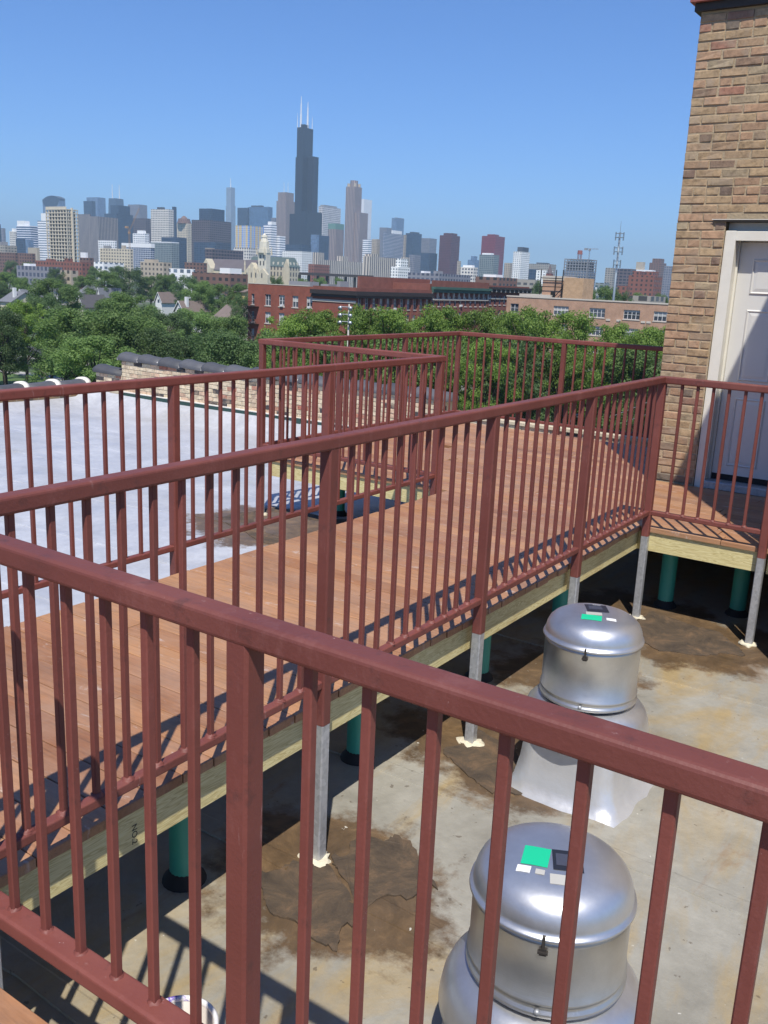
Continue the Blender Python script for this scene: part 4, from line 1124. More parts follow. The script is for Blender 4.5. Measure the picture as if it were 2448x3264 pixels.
CITY = [
 # label, u0, um, u1, vtop, R, material, tops
 ('dark slab at the far left edge of the skyline', -14, 6, 11, 715, 2600, F_dkglass, ()),
 ('pale grey slab peeking out right of the leftmost dark slab', 11, 18, 25, 728, 2900, F_grey, ()),
 ('slim white tower just left of the wide banded block', 37, 55, 69, 738, 2500, F_whitegrid, (('roof_plant', .3, .8, .2, .8, 7, PLANTW),)),
 ('wide white office block with blue bands and a white box on top', 60, 104, 127, 720, 2350, F_blue_band, (('roof_plant', .02, .55, .1, .8, 11, PLANTW),)),
 ('short dark blue glass block in front of the banded office', 56, 84, 86, 761, 2000, F_dkglass, ()),
 ('pale blue panel block right of the short dark glass one', 86, 96, 112, 764, 2050, F_blue2, ()),
 ('windowless beige block left of the white striped tower', 93, 122, 130, 790, 1700, TAN, ()),
 ('white tower with thin horizontal stripes beside the concrete frame', 127, 160, 166, 704, 2000, F_white_band, (('roof_plant', .35, .95, .1, .9, 14, PLANTW),)),
 ('wide brown slab with vertical fins right of the concrete frame', 252, 292, 296, 683, 2350, F_fins, ()),
 ('second brown finned slab, its narrow face in deep shade', 290, 318, 380, 690, 2300, F_fins, ()),
 ('stepped dark blue glass tower behind the brown slabs', 338, 376, 428, 681, 2900, F_dkglass, (('roof_plant', .25, .9, .2, .9, 24, F_dkglass),)),
 ('flat topped mauve tower behind the leaning crane boom', 413, 448, 473, 652, 3500, F_grey, ()),
 ('dark gridded block below the mauve tower', 428, 468, 486, 696, 2700, F_browngrid, ()),
 ('tall cream gridded apartment tower with a dark slab at its right', 484, 540, 556, 667, 2300, F_whitegrid, (('roof_plant', .3, .6, .2, .7, 5, PLANTD),)),
 ('thin dark slab behind the right edge of the cream gridded tower', 551, 557, 565, 659, 2500, F_dkglass, ()),
 ('low dark glass block stepping down in front of the cream tower', 516, 572, 596, 757, 2000, F_dkglass, ()),
 ('teal glass block with a bright roof edge, low in the skyline', 482, 548, 572, 774, 1800, F_tealgrid, (('roof_plant', 0, 1, 0, 1, 1.5, PLANTW),)),
 ('white balconied block above the red terraces', 426, 464, 478, 744, 2100, F_white, (('roof_plant', .3, .8, .2, .8, 6, PLANTW),)),
 ('low white framed block behind the beige flats', 316, 368, 375, 767, 2000, F_white, ()),
 ('pale blue glass block under a long white roof edge', 392, 482, 493, 790, 1700, F_net, (('roof_plant', -0.02, 1.02, -0.05, 1.0, 7, PLANTW),)),
 ('long beige block of flats with rows of small windows', 321, 416, 426, 794, 1450, F_beige, (('roof_plant', .1, .3, .2, .8, 4, PLANT), ('roof_plant', .7, .8, .2, .8, 5, TAN))),
 ('dark brown twin slab with a glass box on its roof', 612, 668, 737, 701, 2300, F_browngrid, (('roof_plant', .3, .98, .1, .7, 26, F_dkglass),)),
 ('low grey glass block below the brown twin slab', 618, 690, 735, 772, 1900, F_dkglass, ()),
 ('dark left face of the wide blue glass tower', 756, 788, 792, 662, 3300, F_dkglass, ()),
 ('wide blue glass tower behind the striped block', 790, 852, 866, 659, 3250, F_blue, (('roof_plant', .1, .6, .2, .8, 5, PLANTD),)),
 ('small grey tower between the blue glass and brown towers', 862, 874, 880, 694, 3200, F_grey, ()),
 ('white block with yellow and blue vertical stripes', 749, 792, 840, 719, 1900, F_stripes, ()),
 ('white office tower with thin bands right of the striped block', 838, 862, 880, 716, 1950, F_white_band, (('roof_plant', .5, 1, .1, .9, 6, PLANTW),)),
 ('low white banded wing right of the white office tower', 878, 890, 908, 752, 1960, F_white_band, ()),
 ('low dark block at the foot of the tallest black tower', 878, 960, 990, 780, 2200, F_dkglass, ()),
 ('dark cubic block with a pale glass side right of the black tower', 990, 1012, 1046, 749, 2300, F_dkglass, ()),
 ('pale glass panel block at the right foot of the black tower', 988, 1008, 1014, 748, 2280, F_blue2, ()),
 ('white gridded hotel tower just right of the black tower', 1010, 1024, 1080, 657, 3100, F_hotel, (('roof_plant', .0, .9, .1, .8, 5, PLANT),)),
 ('brown block with a green roof beside the pink tower', 1042, 1066, 1092, 730, 2500, F_pink, (('copper_roof', 0, 1, 0, 1, 14, GREENCU),)),
 ('tall plain white slab behind the pink tower', 1140, 1152, 1177, 634, 3700, F_aon, ()),
 ('small white banded block at the right foot of the pink tower', 1152, 1170, 1181, 763, 2300, F_white_band, ()),
 ('white framed office with a dark glass side, low in the centre', 898, 960, 993, 801, 1600, F_whitewin, ()),
 ('small beige block between the banded block and the netted tower', 1181, 1198, 1207, 762, 2500, F_tanlow, ()),
 ('mauve slab left of the thin stepped blue tower', 1204, 1226, 1243, 725, 3300, F_grey, ()),
 ('thin stepped pale blue tower above the netted tower', 1241, 1256, 1280, 694, 3500, F_blue2, (('roof_plant', .6, 1.0, 0, 1, 1, PLANT),)),
 ('dark blue tower covered by a white diagonal net', 1216, 1219, 1281, 741, 2400, F_net, (('roof_plant', .2, 1, .4, .9, 8, PLANTW),)),
 ('narrow beige strip building right of the netted tower', 1279, 1284, 1290, 748, 2500, F_tanlow, ()),
 ('dark charcoal tower right of the netted tower', 1287, 1310, 1338, 743, 2800, F_dkglass, (('roof_plant', .3, .9, .2, .8, 4, PLANTD),)),
 ('grey glass tower behind the dark stepped block', 1336, 1364, 1386, 759, 2900, F_grey, ()),
 ('dark stepped block below the grey glass tower', 1338, 1366, 1390, 806, 2500, F_dkglass, ()),
 ('small pale gabled tower at the left foot of the dark block', 1300, 1318, 1338, 812, 2000, F_grey, ()),
 ('cream stepped block left of the pale gabled tower', 1277, 1292, 1304, 820, 1900, F_piers, ()),
 ('dark red tower with a curved roof line', 1395, 1432, 1459, 750, 2500, F_red, (('roof_plant', .2, .9, .15, .8, 6, F_red),)),
 ('bright maroon tower standing apart to the right', 1528, 1572, 1601, 752, 2600, F_red2, (('roof_plant', .25, .75, .2, .7, 5, F_red2),)),
 ('green grey glass block in front of the maroon tower', 1524, 1570, 1587, 812, 1800, F_tealgrid, (('roof_plant', .1, .7, .2, .8, 3, PLANTW),)),
 ('small blue stepped block left of the green glass block', 1488, 1508, 1525, 828, 2400, F_blue2, (('roof_plant', .3, .8, .2, .8, 9, F_blue2),)),
 ('thin beige tower at the right edge of the dark red tower', 1455, 1462, 1467, 832, 2300, F_tanlow, ()),
 ('low cream block between the two red towers', 1467, 1508, 1522, 852, 1500, F_whitegrid, (('roof_plant', .1, .8, .2, .8, 3, PLANTW),)),
 ('white residential tower with a dark box on its roof', 1631, 1656, 1684, 802, 1900, F_whitewin, (('roof_plant', .25, .9, .2, .9, 9, PLANTD),)),
 ('small beige tower left of the white residential tower', 1605, 1622, 1632, 838, 2000, F_tanlow, ()),
 ('wide beige slab right of the white residential tower', 1682, 1752, 1770, 842, 2200, F_concrete, (('roof_plant', .3, .75, .2, .8, 3, PLANTD),)),
 ('dark low block in front of the wide beige slab', 1684, 1706, 1718, 858, 1500, F_dkglass, ()),
 ('white low block with dark windows by the church spire', 1708, 1738, 1762, 862, 1400, F_whitewin, ()),
 ('pale flats at the left of the lattice mast', 1928, 1952, 1966, 854, 1800, F_concrete, ()),
 ('dark slab directly behind the lattice mast', 1965, 2010, 2026, 857, 1600, F_browngrid, ()),
 ('white banded hospital block right of the dark slab', 2022, 2078, 2088, 861, 1700, F_white_band, (('roof_plant', .0, .4, .2, .8, 13, TAN),)),
 ('brown stepped tower at the far right of the skyline', 2066, 2104, 2120, 838, 1900, F_rust2, (('roof_plant', .15, .85, .15, .85, 8, F_rust2),)),
 ('grey tower half hidden by the brick stair house', 2114, 2136, 2150, 848, 1700, F_grey, ()),
 ('red brick housing block with stepped top at the right', 2004, 2086, 2112, 880, 900, F_rust, (('roof_plant', .1, .4, .1, .8, 4, F_rust), ('roof_plant', .6, .9, .1, .8, 4, F_rust))),
 ('low red brick terrace left of the stepped housing block', 1972, 2000, 2012, 912, 800, F_rust, ()),
 # low rise belt
 ('old brown warehouse above the trees at the far left', -20, 20, 58, 782, 1500, F_concrete, (('roof_plant', .2, .5, .2, .8, 5, PLANT),)),
 ('long red brown warehouse at the left edge, below the old brown one', -20, 50, 62, 806, 1200, F_rust2, ()),
 ('brown loft building with a row of dark windows at the left', 58, 104, 116, 808, 1250, F_rust2, ()),
 ('red brick terrace below the concrete frame tower', 114, 262, 292, 836, 950, F_rust, (('roof_plant', .2, .3, .2, .8, 2, F_rust), ('roof_plant', .6, .66, .2, .8, 3, F_rust))),
 ('brick block with a white round tank right of the concrete frame', 256, 286, 300, 822, 1000, F_rust2, (('roof_plant', .05, .6, .1, .6, 5, PLANTW),)),
 ('grey low shed with a white bay among the left trees', 54, 166, 198, 851, 640, F_grey, (('roof_plant', .18, .36, .1, .7, 1.5, PLANTW),)),
 ('pale low house with arches behind the left trees', 192, 226, 250, 862, 560, F_tanlow, ()),
 ('white low warehouse above the trees, left of the church', 300, 330, 396, 836, 900, F_white, ()),
 ('pale terrace with small dormers left of the white flats', 448, 520, 548, 836, 800, F_tanlow, (('roof_plant', .1, .5, .2, .8, 2, TAN),)),
 ('low white flats with square windows in front of the church', 540, 612, 622, 858, 620, F_white, ()),
 ('dark brick terrace with white upper corner left of the church', 612, 732, 790, 872, 560, F_rust2, (('roof_plant', .72, .98, .05, .7, 3, PLANTW),)),
 ('brown school block behind the low white flats', 588, 648, 660, 838, 1000, F_rust2, ()),
 ('concrete car park with open dark decks left of the church tower', 654, 676, 775, 793, 1500, F_browngrid, (('roof_plant', -.02, .9, 0, .1, 1, TAN),)),
 ('pale office with rows of windows behind the church tower', 744, 792, 822, 790, 1650, F_whitegrid, ()),
 ('red brick block behind the long post hall', 982, 1000, 1050, 842, 1300, F_rust, ()),
 ('long flat hall with closely spaced stone piers', 995, 1012, 1162, 827, 1700, F_piers, (('roof_plant', 0, 1, .0, .12, 12, F_piers), ('roof_plant', 0, 1, .5, .62, 9, F_piers))),
 ('large cream stone hall right of the pink tower', 1155, 1176, 1272, 817, 1500, F_piers, (('roof_plant', 0, 1, .05, .3, 4, F_piers),)),
 ('pale green stone block right of the cream hall', 1245, 1268, 1306, 850, 1200, F_whitewin, (('roof_plant', .3, 1, .2, .8, 10, F_whitewin),)),
 ('cluttered grey low roof in front of the dark red tower', 1300, 1400, 1500, 872, 700, F_grey, (('roof_plant', .2, .3, .2, .4, 1.5, PLANTW), ('roof_plant', .5, .6, .3, .5, 2, PLANT))),
 ('low dark maroon shed with a white roof light', 1516, 1590, 1650, 884, 600, F_rust2, (('roof_light', .25, .8, .1, .45, 1.6, PLANTW),)),
 ('grey multi storey car park below the white residential tower', 1648, 1706, 1722, 892, 700, F_concrete, ()),
 ('low white roofed hall left of the lattice mast', 1856, 1890, 1914, 915, 520, F_white, ()),
 ('low grey roofed shed behind the tan building, far right', 2012, 2080, 2130, 945, 330, F_concrete, ()),
 ('green roofed shed with pale gable right of the white hall', 1900, 1930, 1946, 902, 700, F_tealgrid, ()),
]
for lb, u0, um, u1, vt, R_, mt, tops in CITY:
    tower(lb, u0, um, u1, vt, R_, mt, tops)

# ---- tallest black tower with its bundled tubes and two white masts
bm = bear(976); RS = 2860.0
cx, cy = RS*math.sin(bm)-34.35, RS*math.cos(bm)
zt = sight(962, 402, RS).z; z2 = sight(962, 494, RS).z; z3 = sight(962, 672, RS).z
st = thing('high_rise', 'tallest black stepped tower with two white masts on top', 'building', (cx, cy, G))
u_ = 22.9
plan = [[z3, z2, z3], [zt, zt, z2], [z3, z2, z2]]
hts = {(0, 0): z3*.96, (1, 0): zt, (2, 0): z3, (0, 1): z2, (1, 1): zt, (2, 1): z2, (0, 2): z3, (1, 2): z2, (2, 2): z3}
for (i, j), h in hts.items():
    block(st, 'wall', cx-34.3+u_*i+0.05, cx-34.3+u_*(i+1)-0.05, cy+u_*j+0.05, cy+u_*(j+1)-0.05, G, h, F_black)
block(st, 'roof_plant', cx-8, cx+8, cy+8, cy+30, zt-0.05, zt+9, F_black)
for dx, dy, v1, r, nm in ((-6, 10, 300, 3.0, 'antenna_mast'), (6, 26, 316, 3.0, 'antenna_mast'), (-12, 2, 354, 1.1, 'antenna_whip'), (12, 40, 360, 1.1, 'antenna_whip')):
    z1 = sight(962, v1, RS).z; mb = MB()
    mb.tube((cx+dx, cy+dy, zt), (cx+dx, cy+dy, zt+(z1-zt)*.45), r, r*.9, 8); mb.tube((cx+dx, cy+dy, zt+(z1-zt)*.45), (cx+dx, cy+dy, zt+(z1-zt)*.78), r*.7, r*.6, 8); mb.tube((cx+dx, cy+dy, zt+(z1-zt)*.78), (cx+dx, cy+dy, z1), r*.4, r*.2, 6)
    mb.build(nm, STEELW, st)

# ---- pink stone tower with a drum crown
t, (xl, xr, yc, yb, zt) = tower('tall pink stone tower with a round lantern crown', 1094, 1122, 1144, 594, 2750, F_pink)
block(t, 'wall', xl-2, xr+16, yc+6, yb+12, G, sight(1160, 678, 2750).z, F_pink)
mx, my = (xl+xr)/2, (yc+yb)/2
for k in range(4):
    a = PI/4+PI/2*k; q = MB(); q.tube((mx+math.cos(a)*15, my+math.sin(a)*15, zt-.1), (mx+math.cos(a)*15, my+math.sin(a)*15, zt+9), 4.5, 4.0, 10); q.build('corner_turret', TAN, t)
q = MB(); q.tube((mx, my, zt-.1), (mx, my, sight(1120, 573, 2750).z), 11.5, 11.0, 18); q.build('lantern_crown', F_pink, t)
# ---- brown stepped tower left of the black one
t, (xl, xr, yc, yb, zt) = tower('tall brown granite tower close behind the left of the black tower', 878, 908, 936, 640, 3000, F_pink)
block(t, 'wall', xl+3, xr-3, yc+3, yb-3, zt-.1, sight(908, 612, 3000).z, F_pink)
for d in (-7, 9):
    q = MB(); z_ = sight(908, 612, 3000).z; q.tube((xr-14+d, yc+14, z_), (xr-14+d, yc+14, z_+30), .8, .4, 6); q.build('antenna_whip', STEELW, t)
# ---- slim blue spire tower
t, (xl, xr, yc, yb, zt) = tower('slim silver blue tower with a needle spire', 721, 736, 748, 597, 3950, F_trump)
mx, my = (xl+xr)/2, (yc+yb)/2
q = MB(); q.tube((mx, my, zt), (mx, my, sight(734, 566, 3950).z), 2.2, .6, 8); q.build('spire', STEELW, t)
block(t, 'wall', xl-1.5, xr+1.5, yc-1.5, yb+2, G, sight(734, 655, 3950).z, F_trump)
# ---- tapered dark tower with two masts
bm = bear(376); RH = 4650.0
cx, cy = RH*math.sin(bm), RH*math.cos(bm); zt = sight(376, 634, RH).z
t = thing('high_rise', 'tapering dark tower with two short white masts', 'building', (cx, cy, G))
mb = MB(); hw0, hw1 = 33, 23
mb.add([(-hw0, -hw0, 0), (hw0, -hw0, 0), (hw0, hw0, 0), (-hw0, hw0, 0), (-hw1, -hw1, zt-G), (hw1, -hw1, zt-G), (hw1, hw1, zt-G), (-hw1, hw1, zt-G)], [(3, 2, 1, 0), (4, 5, 6, 7), (0, 1, 5, 4), (1, 2, 6, 5), (2, 3, 7, 6), (3, 0, 4, 7)])
link('wall', mb.mesh('wall', F_dkglass), t, (cx, cy, G))
for d in (-11, 11):
    q = MB(); q.tube((cx+d, cy+d, zt), (cx+d, cy+d, zt+62), 2.6, 1.0, 6); q.build('antenna_mast', STEELW, t)
# ---- arched blue tower
t, (xl, xr, yc, yb, zt) = tower('blue glass tower with an arched dark crown behind the concrete frame', 146, 198, 217, 640, 3400, F_blue2)
mb = MB(); n = 14; w = xr-xl; H = sight(172, 627, 3400).z-zt+5
loop = [(xl, yc-0.5, zt-0.1)]+[(xl+w*k/n, yc-0.5, zt+H*(1-((k/n-.55)/.62)**2)) for k in range(n+1)]+[(xr, yc-0.5, zt-0.1)]
mb.extrude(loop, (0, 0, 0), (0, yb-yc, 0)); mb.build('arched_crown', F_dkglass, t, fix=True)
mb = MB(); loop = [(xl+w*k/n, yc-0.9, zt-2-30*(1-((k/n-.5)/.5)**2)) for k in range(n+1)]+[(xl+w*(n-k)/n, yc-0.9, zt) for k in range(n+1)]
mb.extrude(loop, (0, 0, 0), (0, 0.35, 0)); mb.build('arch_glazing', F_dkglass, t, fix=True)
# ---- paired blue slabs
t, P = tower('broad pale mauve glass tower with a dark curved slab in front', 284, 318, 343, 629, 3700, F_blue2)
tower('dark curved slab in front of the broad mauve glass tower', 274, 300, 311, 641, 3450, F_dkglass)
# ---- cream tower with a domed crown
t, (xl, xr, yc, yb, zt) = tower('cream round cornered tower with a brown domed crown', 565, 598, 612, 712, 2600, F_beige)
mb = MB(); mb.tube(((xl+xr)/2, (yc+yb)/2, zt), ((xl+xr)/2, (yc+yb)/2, zt+12), 19, 15, 12); mb.tube(((xl+xr)/2, (yc+yb)/2, zt+12), ((xl+xr)/2, (yc+yb)/2, zt+19), 10, 3, 12); mb.build('domed_crown', F_rust2, t)

# ---- concrete frames still going up: slabs and columns are real, a near-black inner box stands for shade
CONCF = plain('raw_concrete', (0.62, 0.55, 0.42), 0.9, 0, 0.2, 0.2)
CORE_SHADE = plain('interior_shade_dark', (0.045, 0.042, 0.04), 0.9, 0, 0.2, 0.2)  # shade behind the open floors put into the colour
def frame_tower(label, u0, um, u1, vt, vb, R, floors, bx, by, cmat, glazed=0.0, gm=None):
    xl, xr, yc, yb = corners(u0, um, u1, R); zt = sight(um, vt, R).z
    t = thing('high_rise', label, 'building', (xr, yc, G))
    fh = (zt-G)/floors
    for k in range(1, floors+1):
        mb = MB(); mb.box(xl-0.8, xr+0.8, yc-0.8, yb+0.8, G+k*fh-1.25, G+k*fh); mb.build('floor_slab', cmat, t)
    for i in range(bx+1):
        x = xl+(xr-xl)*i/bx
        mb = MB(); mb.box(x-.62, x+.62, yc-.5, yc+.9, G, zt-1.8); mb.build('column', cmat, t)
    for j in range(1, by+1):
        y = yc+(yb-yc)*j/by
        mb = MB(); mb.box(xr-.9, xr+.5, y-.5, y+.5, G, zt-1.8); mb.build('column', cmat, t)
    mb = MB(); mb.box(xl+2.2, xr-2.2, yc+2.2, yb-2.2, G, zt-3); mb.build('shaded_core', CORE_SHADE, t)
    if glazed:
        mb = MB(); mb.box(xl+.3, xr-.3, yc+.3, yb-.3, G, G+(zt-G)*glazed); mb.build('glazing', gm, t)
    return t, (xl, xr, yc, yb, zt)
t, (xl, xr, yc, yb, zt) = frame_tower('unfinished tan concrete tower with open floors and columns', 156, 219, 254, 666, 838, 1500, 20, 7, 5, CONCF)
mb = MB(); mb.box(xr-1, xr+2.6, yc+(yb-yc)*.42, yc+(yb-yc)*.52, G, zt+2); mb.build('hoist_shaft', CONCF, t)
mb = MB(); mb.box(xl-.5, xr+.5, yc-.5, yc+.2, zt, zt+3.2); mb.build('edge_formwork', CONCF, t)
t, (xl, xr, yc, yb, zt) = frame_tower('unfinished grey tower topped by a red tank, right of the white tower', 1796, 1868, 1897, 826, 900, 1500, 16, 8, 4, PLANT, 0.72, F_net)
mb = MB(); mx, my = xl+(xr-xl)*.55, yc+8
mb.tube((mx, my, zt+7), (mx, my, zt+13), 4.2, 3.6, 10)
for a in range(4): mb.tube((mx+3*math.cos(a*PI/2), my+3*math.sin(a*PI/2), zt), (mx+3*math.cos(a*PI/2), my+3*math.sin(a*PI/2), zt+7), .5, n=5)
mb.build('water_tank', plain('red_tank', (0.26, 0.07, 0.05), 0.7), t)
def lattice(mb, p0, p1, w, n):
    p0 = Vector(p0); p1 = Vector(p1); d = (p1-p0).normalized(); a = d.orthogonal().normalized(); b = d.cross(a)
    cs = [(a+b)*w, (a-b)*w, (-a-b)*w, (-a+b)*w]
    for c in cs: mb.tube(p0+c, p1+c, w*.16, n=4, cap=False)
    for k in range(n):
        q0 = p0+(p1-p0)*k/n; q1 = p0+(p1-p0)*(k+1)/n
        for i in range(4): mb.tube(q0+cs[i], q1+cs[(i+1) % 4], w*.11, n=4, cap=False)
def crane(label, u, vb, vt, R, tip, tail, mat=CRANE, k=0.75):
    p = sight(u, vt, R); t = thing('tower_crane', label, 'crane', (p.x, p.y, G))
    mb = MB(); lattice(mb, (p.x, p.y, G), p, 1.3*k, 30); mb.build('mast', mat, t)
    q = sight(tip[0], tip[1], R); r = sight(tail[0], tail[1], R)
    mb = MB(); lattice(mb, p, q, 1.0*k, 22); mb.build('boom', mat, t)
    mb = MB(); lattice(mb, p, r, 1.0*k, 5); mb.box(r.x-2, r.x+2, r.y-2, r.y+2, r.z-2.4, r.z+.4); mb.build('counterweight', mat, t)
    mb = MB(); mb.box(p.x-1.4, p.x+1.4, p.y-1.4, p.y+1.4, p.z-3.2, p.z-.2); mb.build('cab', mat, t)
    return t
crane('orange crane with its boom raised steeply, left of centre', 412, 800, 738, 1500, (444, 664), (404, 722))
crane('pale thin crane with a level jib above the unfinished grey tower', 1880, 880, 793, 1500, (1908, 794), (1868, 792), PLANT, 0.45)

# ------------------------------------------------------------------ middle distance
def on_y(u, v, y):
    r = ray(u, v); return CAM+r*(y/r.y)
def on_x(u, v, x):
    r = ray(u, v); return CAM+r*(x/r.x)
RUSTBRICK = m_brick_wall('red_brick_wall', (0.28, 0.062, 0.040), (0.235, 0.052, 0.036), (0.25, 0.12, 0.08))
DARKBRICK = m_brick_wall('brown_red_brick_wall', (0.25, 0.074, 0.053), (0.20, 0.06, 0.046), (0.20, 0.10, 0.075))
TANBRICK = m_brick_wall('tan_brick_wall', (0.46, 0.26, 0.165), (0.40, 0.215, 0.14), (0.46, 0.33, 0.23))
TANBRICK2 = m_brick_wall('yellow_brick_wall', (0.52, 0.33, 0.18), (0.43, 0.255, 0.13), (0.48, 0.37, 0.25), 0.42, 0.135, 0.02)
STONE = plain('pale_limestone', (0.55, 0.50, 0.42), 0.85, 0, 0.15, 0.5)
DARKCORN = plain('dark_painted_cornice', (0.035, 0.028, 0.026), 0.6, 0, 0.3, 0.4)
GREENCORN = plain('weathered_green_cornice', (0.050, 0.115, 0.090), 0.7, 0, 0.35, 0.5)
WINFRAME = plain('white_window_frame', (0.66, 0.66, 0.64), 0.6, 0, 0.08)
PANE = m_glass('window_pane', (0.05, 0.06, 0.075), 0.08)
BLIND = plain('window_blind', (0.45, 0.45, 0.42), 0.8, 0, 0.1)
IRON = plain('black_iron', (0.016, 0.015, 0.015), 0.7, 0.2, 0.2)
def holed_wall(root, name, axis, plane, a0, a1, z0, z1, holes, mat, depth=0.35, back=None):
    """upright wall sheet with real openings and reveals; axis 'x' = runs along X facing -Y, 'y' = runs along Y facing +X"""
    mb = MB(); A = sorted({a0, a1, *[h[0] for h in holes], *[h[1] for h in holes]}); Z = sorted({z0, z1, *[h[2] for h in holes], *[h[3] for h in holes]})
    P = (lambda a, z, d=0.0: (a, plane+d, z)) if axis == 'x' else (lambda a, z, d=0.0: (plane-d, a, z))
    for i in range(len(A)-1):
        for j in range(len(Z)-1):
            ca, cz = (A[i]+A[i+1])/2, (Z[j]+Z[j+1])/2
            if any(h[0] < ca < h[1] and h[2] < cz < h[3] for h in holes): continue
            mb.add([P(A[i], Z[j]), P(A[i+1], Z[j]), P(A[i+1], Z[j+1]), P(A[i], Z[j+1])], [(0, 1, 2, 3)])
    for b0, b1, c0, c1 in holes:
        q = [(b0, c0), (b1, c0), (b1, c1), (b0, c1)]
        for k in range(4):
            (p, r), (s, t) = q[k], q[(k+1) % 4]
            mb.add([P(p, r), P(s, t), P(s, t, depth), P(p, r, depth)], [(0, 1, 2, 3)])
    return mb.build(name, mat, root)
def pbox(axis, plane, a0, a1, d0, d1, z0, z1, mb):
    """box given along a wall: d is depth into the wall (negative = proud)"""
    if axis == 'x': mb.box(a0, a1, plane+d0, plane+d1, z0, z1)
    else: mb.box(plane-d1, plane-d0, a0, a1, z0, z1)
rw = random.Random(77)
def window(root, axis, plane, a0, a1, z0, z1, depth=0.30, sill=True, mull=1, ac=False, blind=None):
    mb = MB(); pbox(axis, plane, a0+.02, a1-.02, depth-.02, depth+.03, z0+.02, z1-.02, mb)
    w = mb.build('window', PANE, root)
    f = MB(); t = 0.07
    pbox(axis, plane, a0, a0+t, depth-.10, depth-.022, z0, z1, f); pbox(axis, plane, a1-t, a1, depth-.10, depth-.022, z0, z1, f)
    pbox(axis, plane, a0+t, a1-t, depth-.099, depth-.022, z0, z0+t, f); pbox(axis, plane, a0+t, a1-t, depth-.099, depth-.022, z1-t, z1, f)
    pbox(axis, plane, a0+t, a1-t, depth-.095, depth-.022, (z0+z1)/2-.03, (z0+z1)/2+.03, f)
    for k in range(1, mull+1):
        c = a0+(a1-a0)*k/(mull+1); pbox(axis, plane, c-.05, c+.05, depth-.105, depth-.023, z0+t+.001, z1-t-.001, f)
    f.build('frame', WINFRAME, w)
    if sill:
        s = MB(); pbox(axis, plane, a0-.12, a1+.12, -.10, .10, z0-.17, z0-.003, s); s.build('sill', STONE, w)
    if blind if blind is not None else rw.random() < .6:
        zz = z1-(z1-z0)*rw.choice((.25, .45, .5, .7)); b = MB(); pbox(axis, plane, a0+.08, a1-.08, depth-.021, depth-.0205, zz, z1-.08, b)
        pbox(axis, plane, a0+.08, a1-.08, depth-.024, depth-.0215, zz, z1-.08, b); b.build('blind', BLIND, w)
    if ac:
        c = (a0+a1)/2+rw.uniform(-.2, .2); b = MB(); pbox(axis, plane, c-.33, c+.33, -.35, depth-.03, z0+.003, z0+.42, b); b.build('air_conditioner', WINFRAME, w)

# ---- red brick block
bm = bear(1136); R0 = 186.0
RX, RY = R0*math.sin(bm), R0*math.cos(bm)
xl = RY*math.tan(bear(791)); yb = RX/math.tan(bear(1376)); zt = sight(1136, 921, R0).z
rb_ = thing('brick_building', 'bright red brick block with white framed windows and a fire escape', 'building', (RX, RY, G))
zc = on_y(854, 956, RY).z
rows = [zc-3.62*k for k in range(4)]
cols = [on_y(u, 956, RY).x for u in (854, 898, 941, 986)]
xn = on_y(806, 956, RY).x
holes = [(c-.78, c+.78, z-1.15, z+1.15) for c in cols for z in rows] + [(xn-.42, xn+.42, z-1.1, z+1.1) for z in rows]
holed_wall(rb_, 'wall', 'x', RY, xl, RX, G, zt, holes, RUSTBRICK)
for i, c in enumerate(cols):
    for j, z in enumerate(rows): window(rb_, 'x', RY, c-.78, c+.78, z-1.15, z+1.15, ac=(j == 0 and i in (1, 3)))
for z in rows: window(rb_, 'x', RY, xn-.42, xn+.42, z-1.1, z+1.1, mull=0)
n = 11; sy = (yb-RY)/n
zr_ = on_x(1260, 968, RX).z
hy = [(RY+sy*(k+.5)-.62, RY+sy*(k+.5)+.62, zr_-1.25-3.62*r, zr_+1.25-3.62*r) for k in range(n) for r in range(2)]
holed_wall(rb_, 'wall', 'y', RX, RY, yb, G, zt-.9, hy, DARKBRICK)
for k, h in enumerate(hy): window(rb_, 'y', RX, *h, ac=(k in (4, 10, 15)))
for k in range(n+1):
    mb = MB(); y = RY+sy*k; mb.box(RX, RX+.28, max(RY, y-.35)+.001, min(yb, y+.35), zr_-6.5, zr_+2.1); mb.build('pier', DARKBRICK, rb_)
mb = MB(); mb.box(xl, RX-.02, yb-.4, yb, G, zt-1.2); mb.box(xl, xl+.4, RY+.01, yb-.41, G, zt-1.0); mb.build('rear_wall', DARKBRICK, rb_)
mb = MB(); mb.box(xl+.4, RX-.02, RY+.4, yb-.41, zt-1.6, zt-1.3); mb.build('roof_deck', ROOFGREY, rb_)
mb = MB(); mb.box(xl-.05, RX-12, RY-.06, RY+.42, zt+.002, zt+.14); mb.build('coping', STONE, rb_)
xcn = on_y(996, 930, RY).x
mb = MB()
mb.box(xcn, RX+.85, RY-.85, RY+.2, zt-1.25, zt-.45); mb.box(xcn+.2, RX+.6, RY-.55, RY-.01, zt-1.75, zt-1.252)
mb.box(RX+.001, RX+.85, RY+.201, yb, zt-1.25, zt-.45); mb.box(RX+.002, RX+.55, RY+.01, yb, zt-1.75, zt-1.252)
mb.build('cornice', DARKCORN, rb_)
mb = MB(); mb.box(xcn, RX+.12, RY-.14, RY-.004, zt-2.75, zt-2.3); mb.build('stone_band', STONE, rb_)
mb = MB(); mb.box(xcn+.3, RX+.3, RY-.3, RY+.3, zt-.449, zt+.25); mb.box(RX-.3, RX+.301, RY+.301, yb, zt-.449, zt+.25); mb.build('parapet', DARKBRICK, rb_)
fe = MB(); fx = xl+1.6
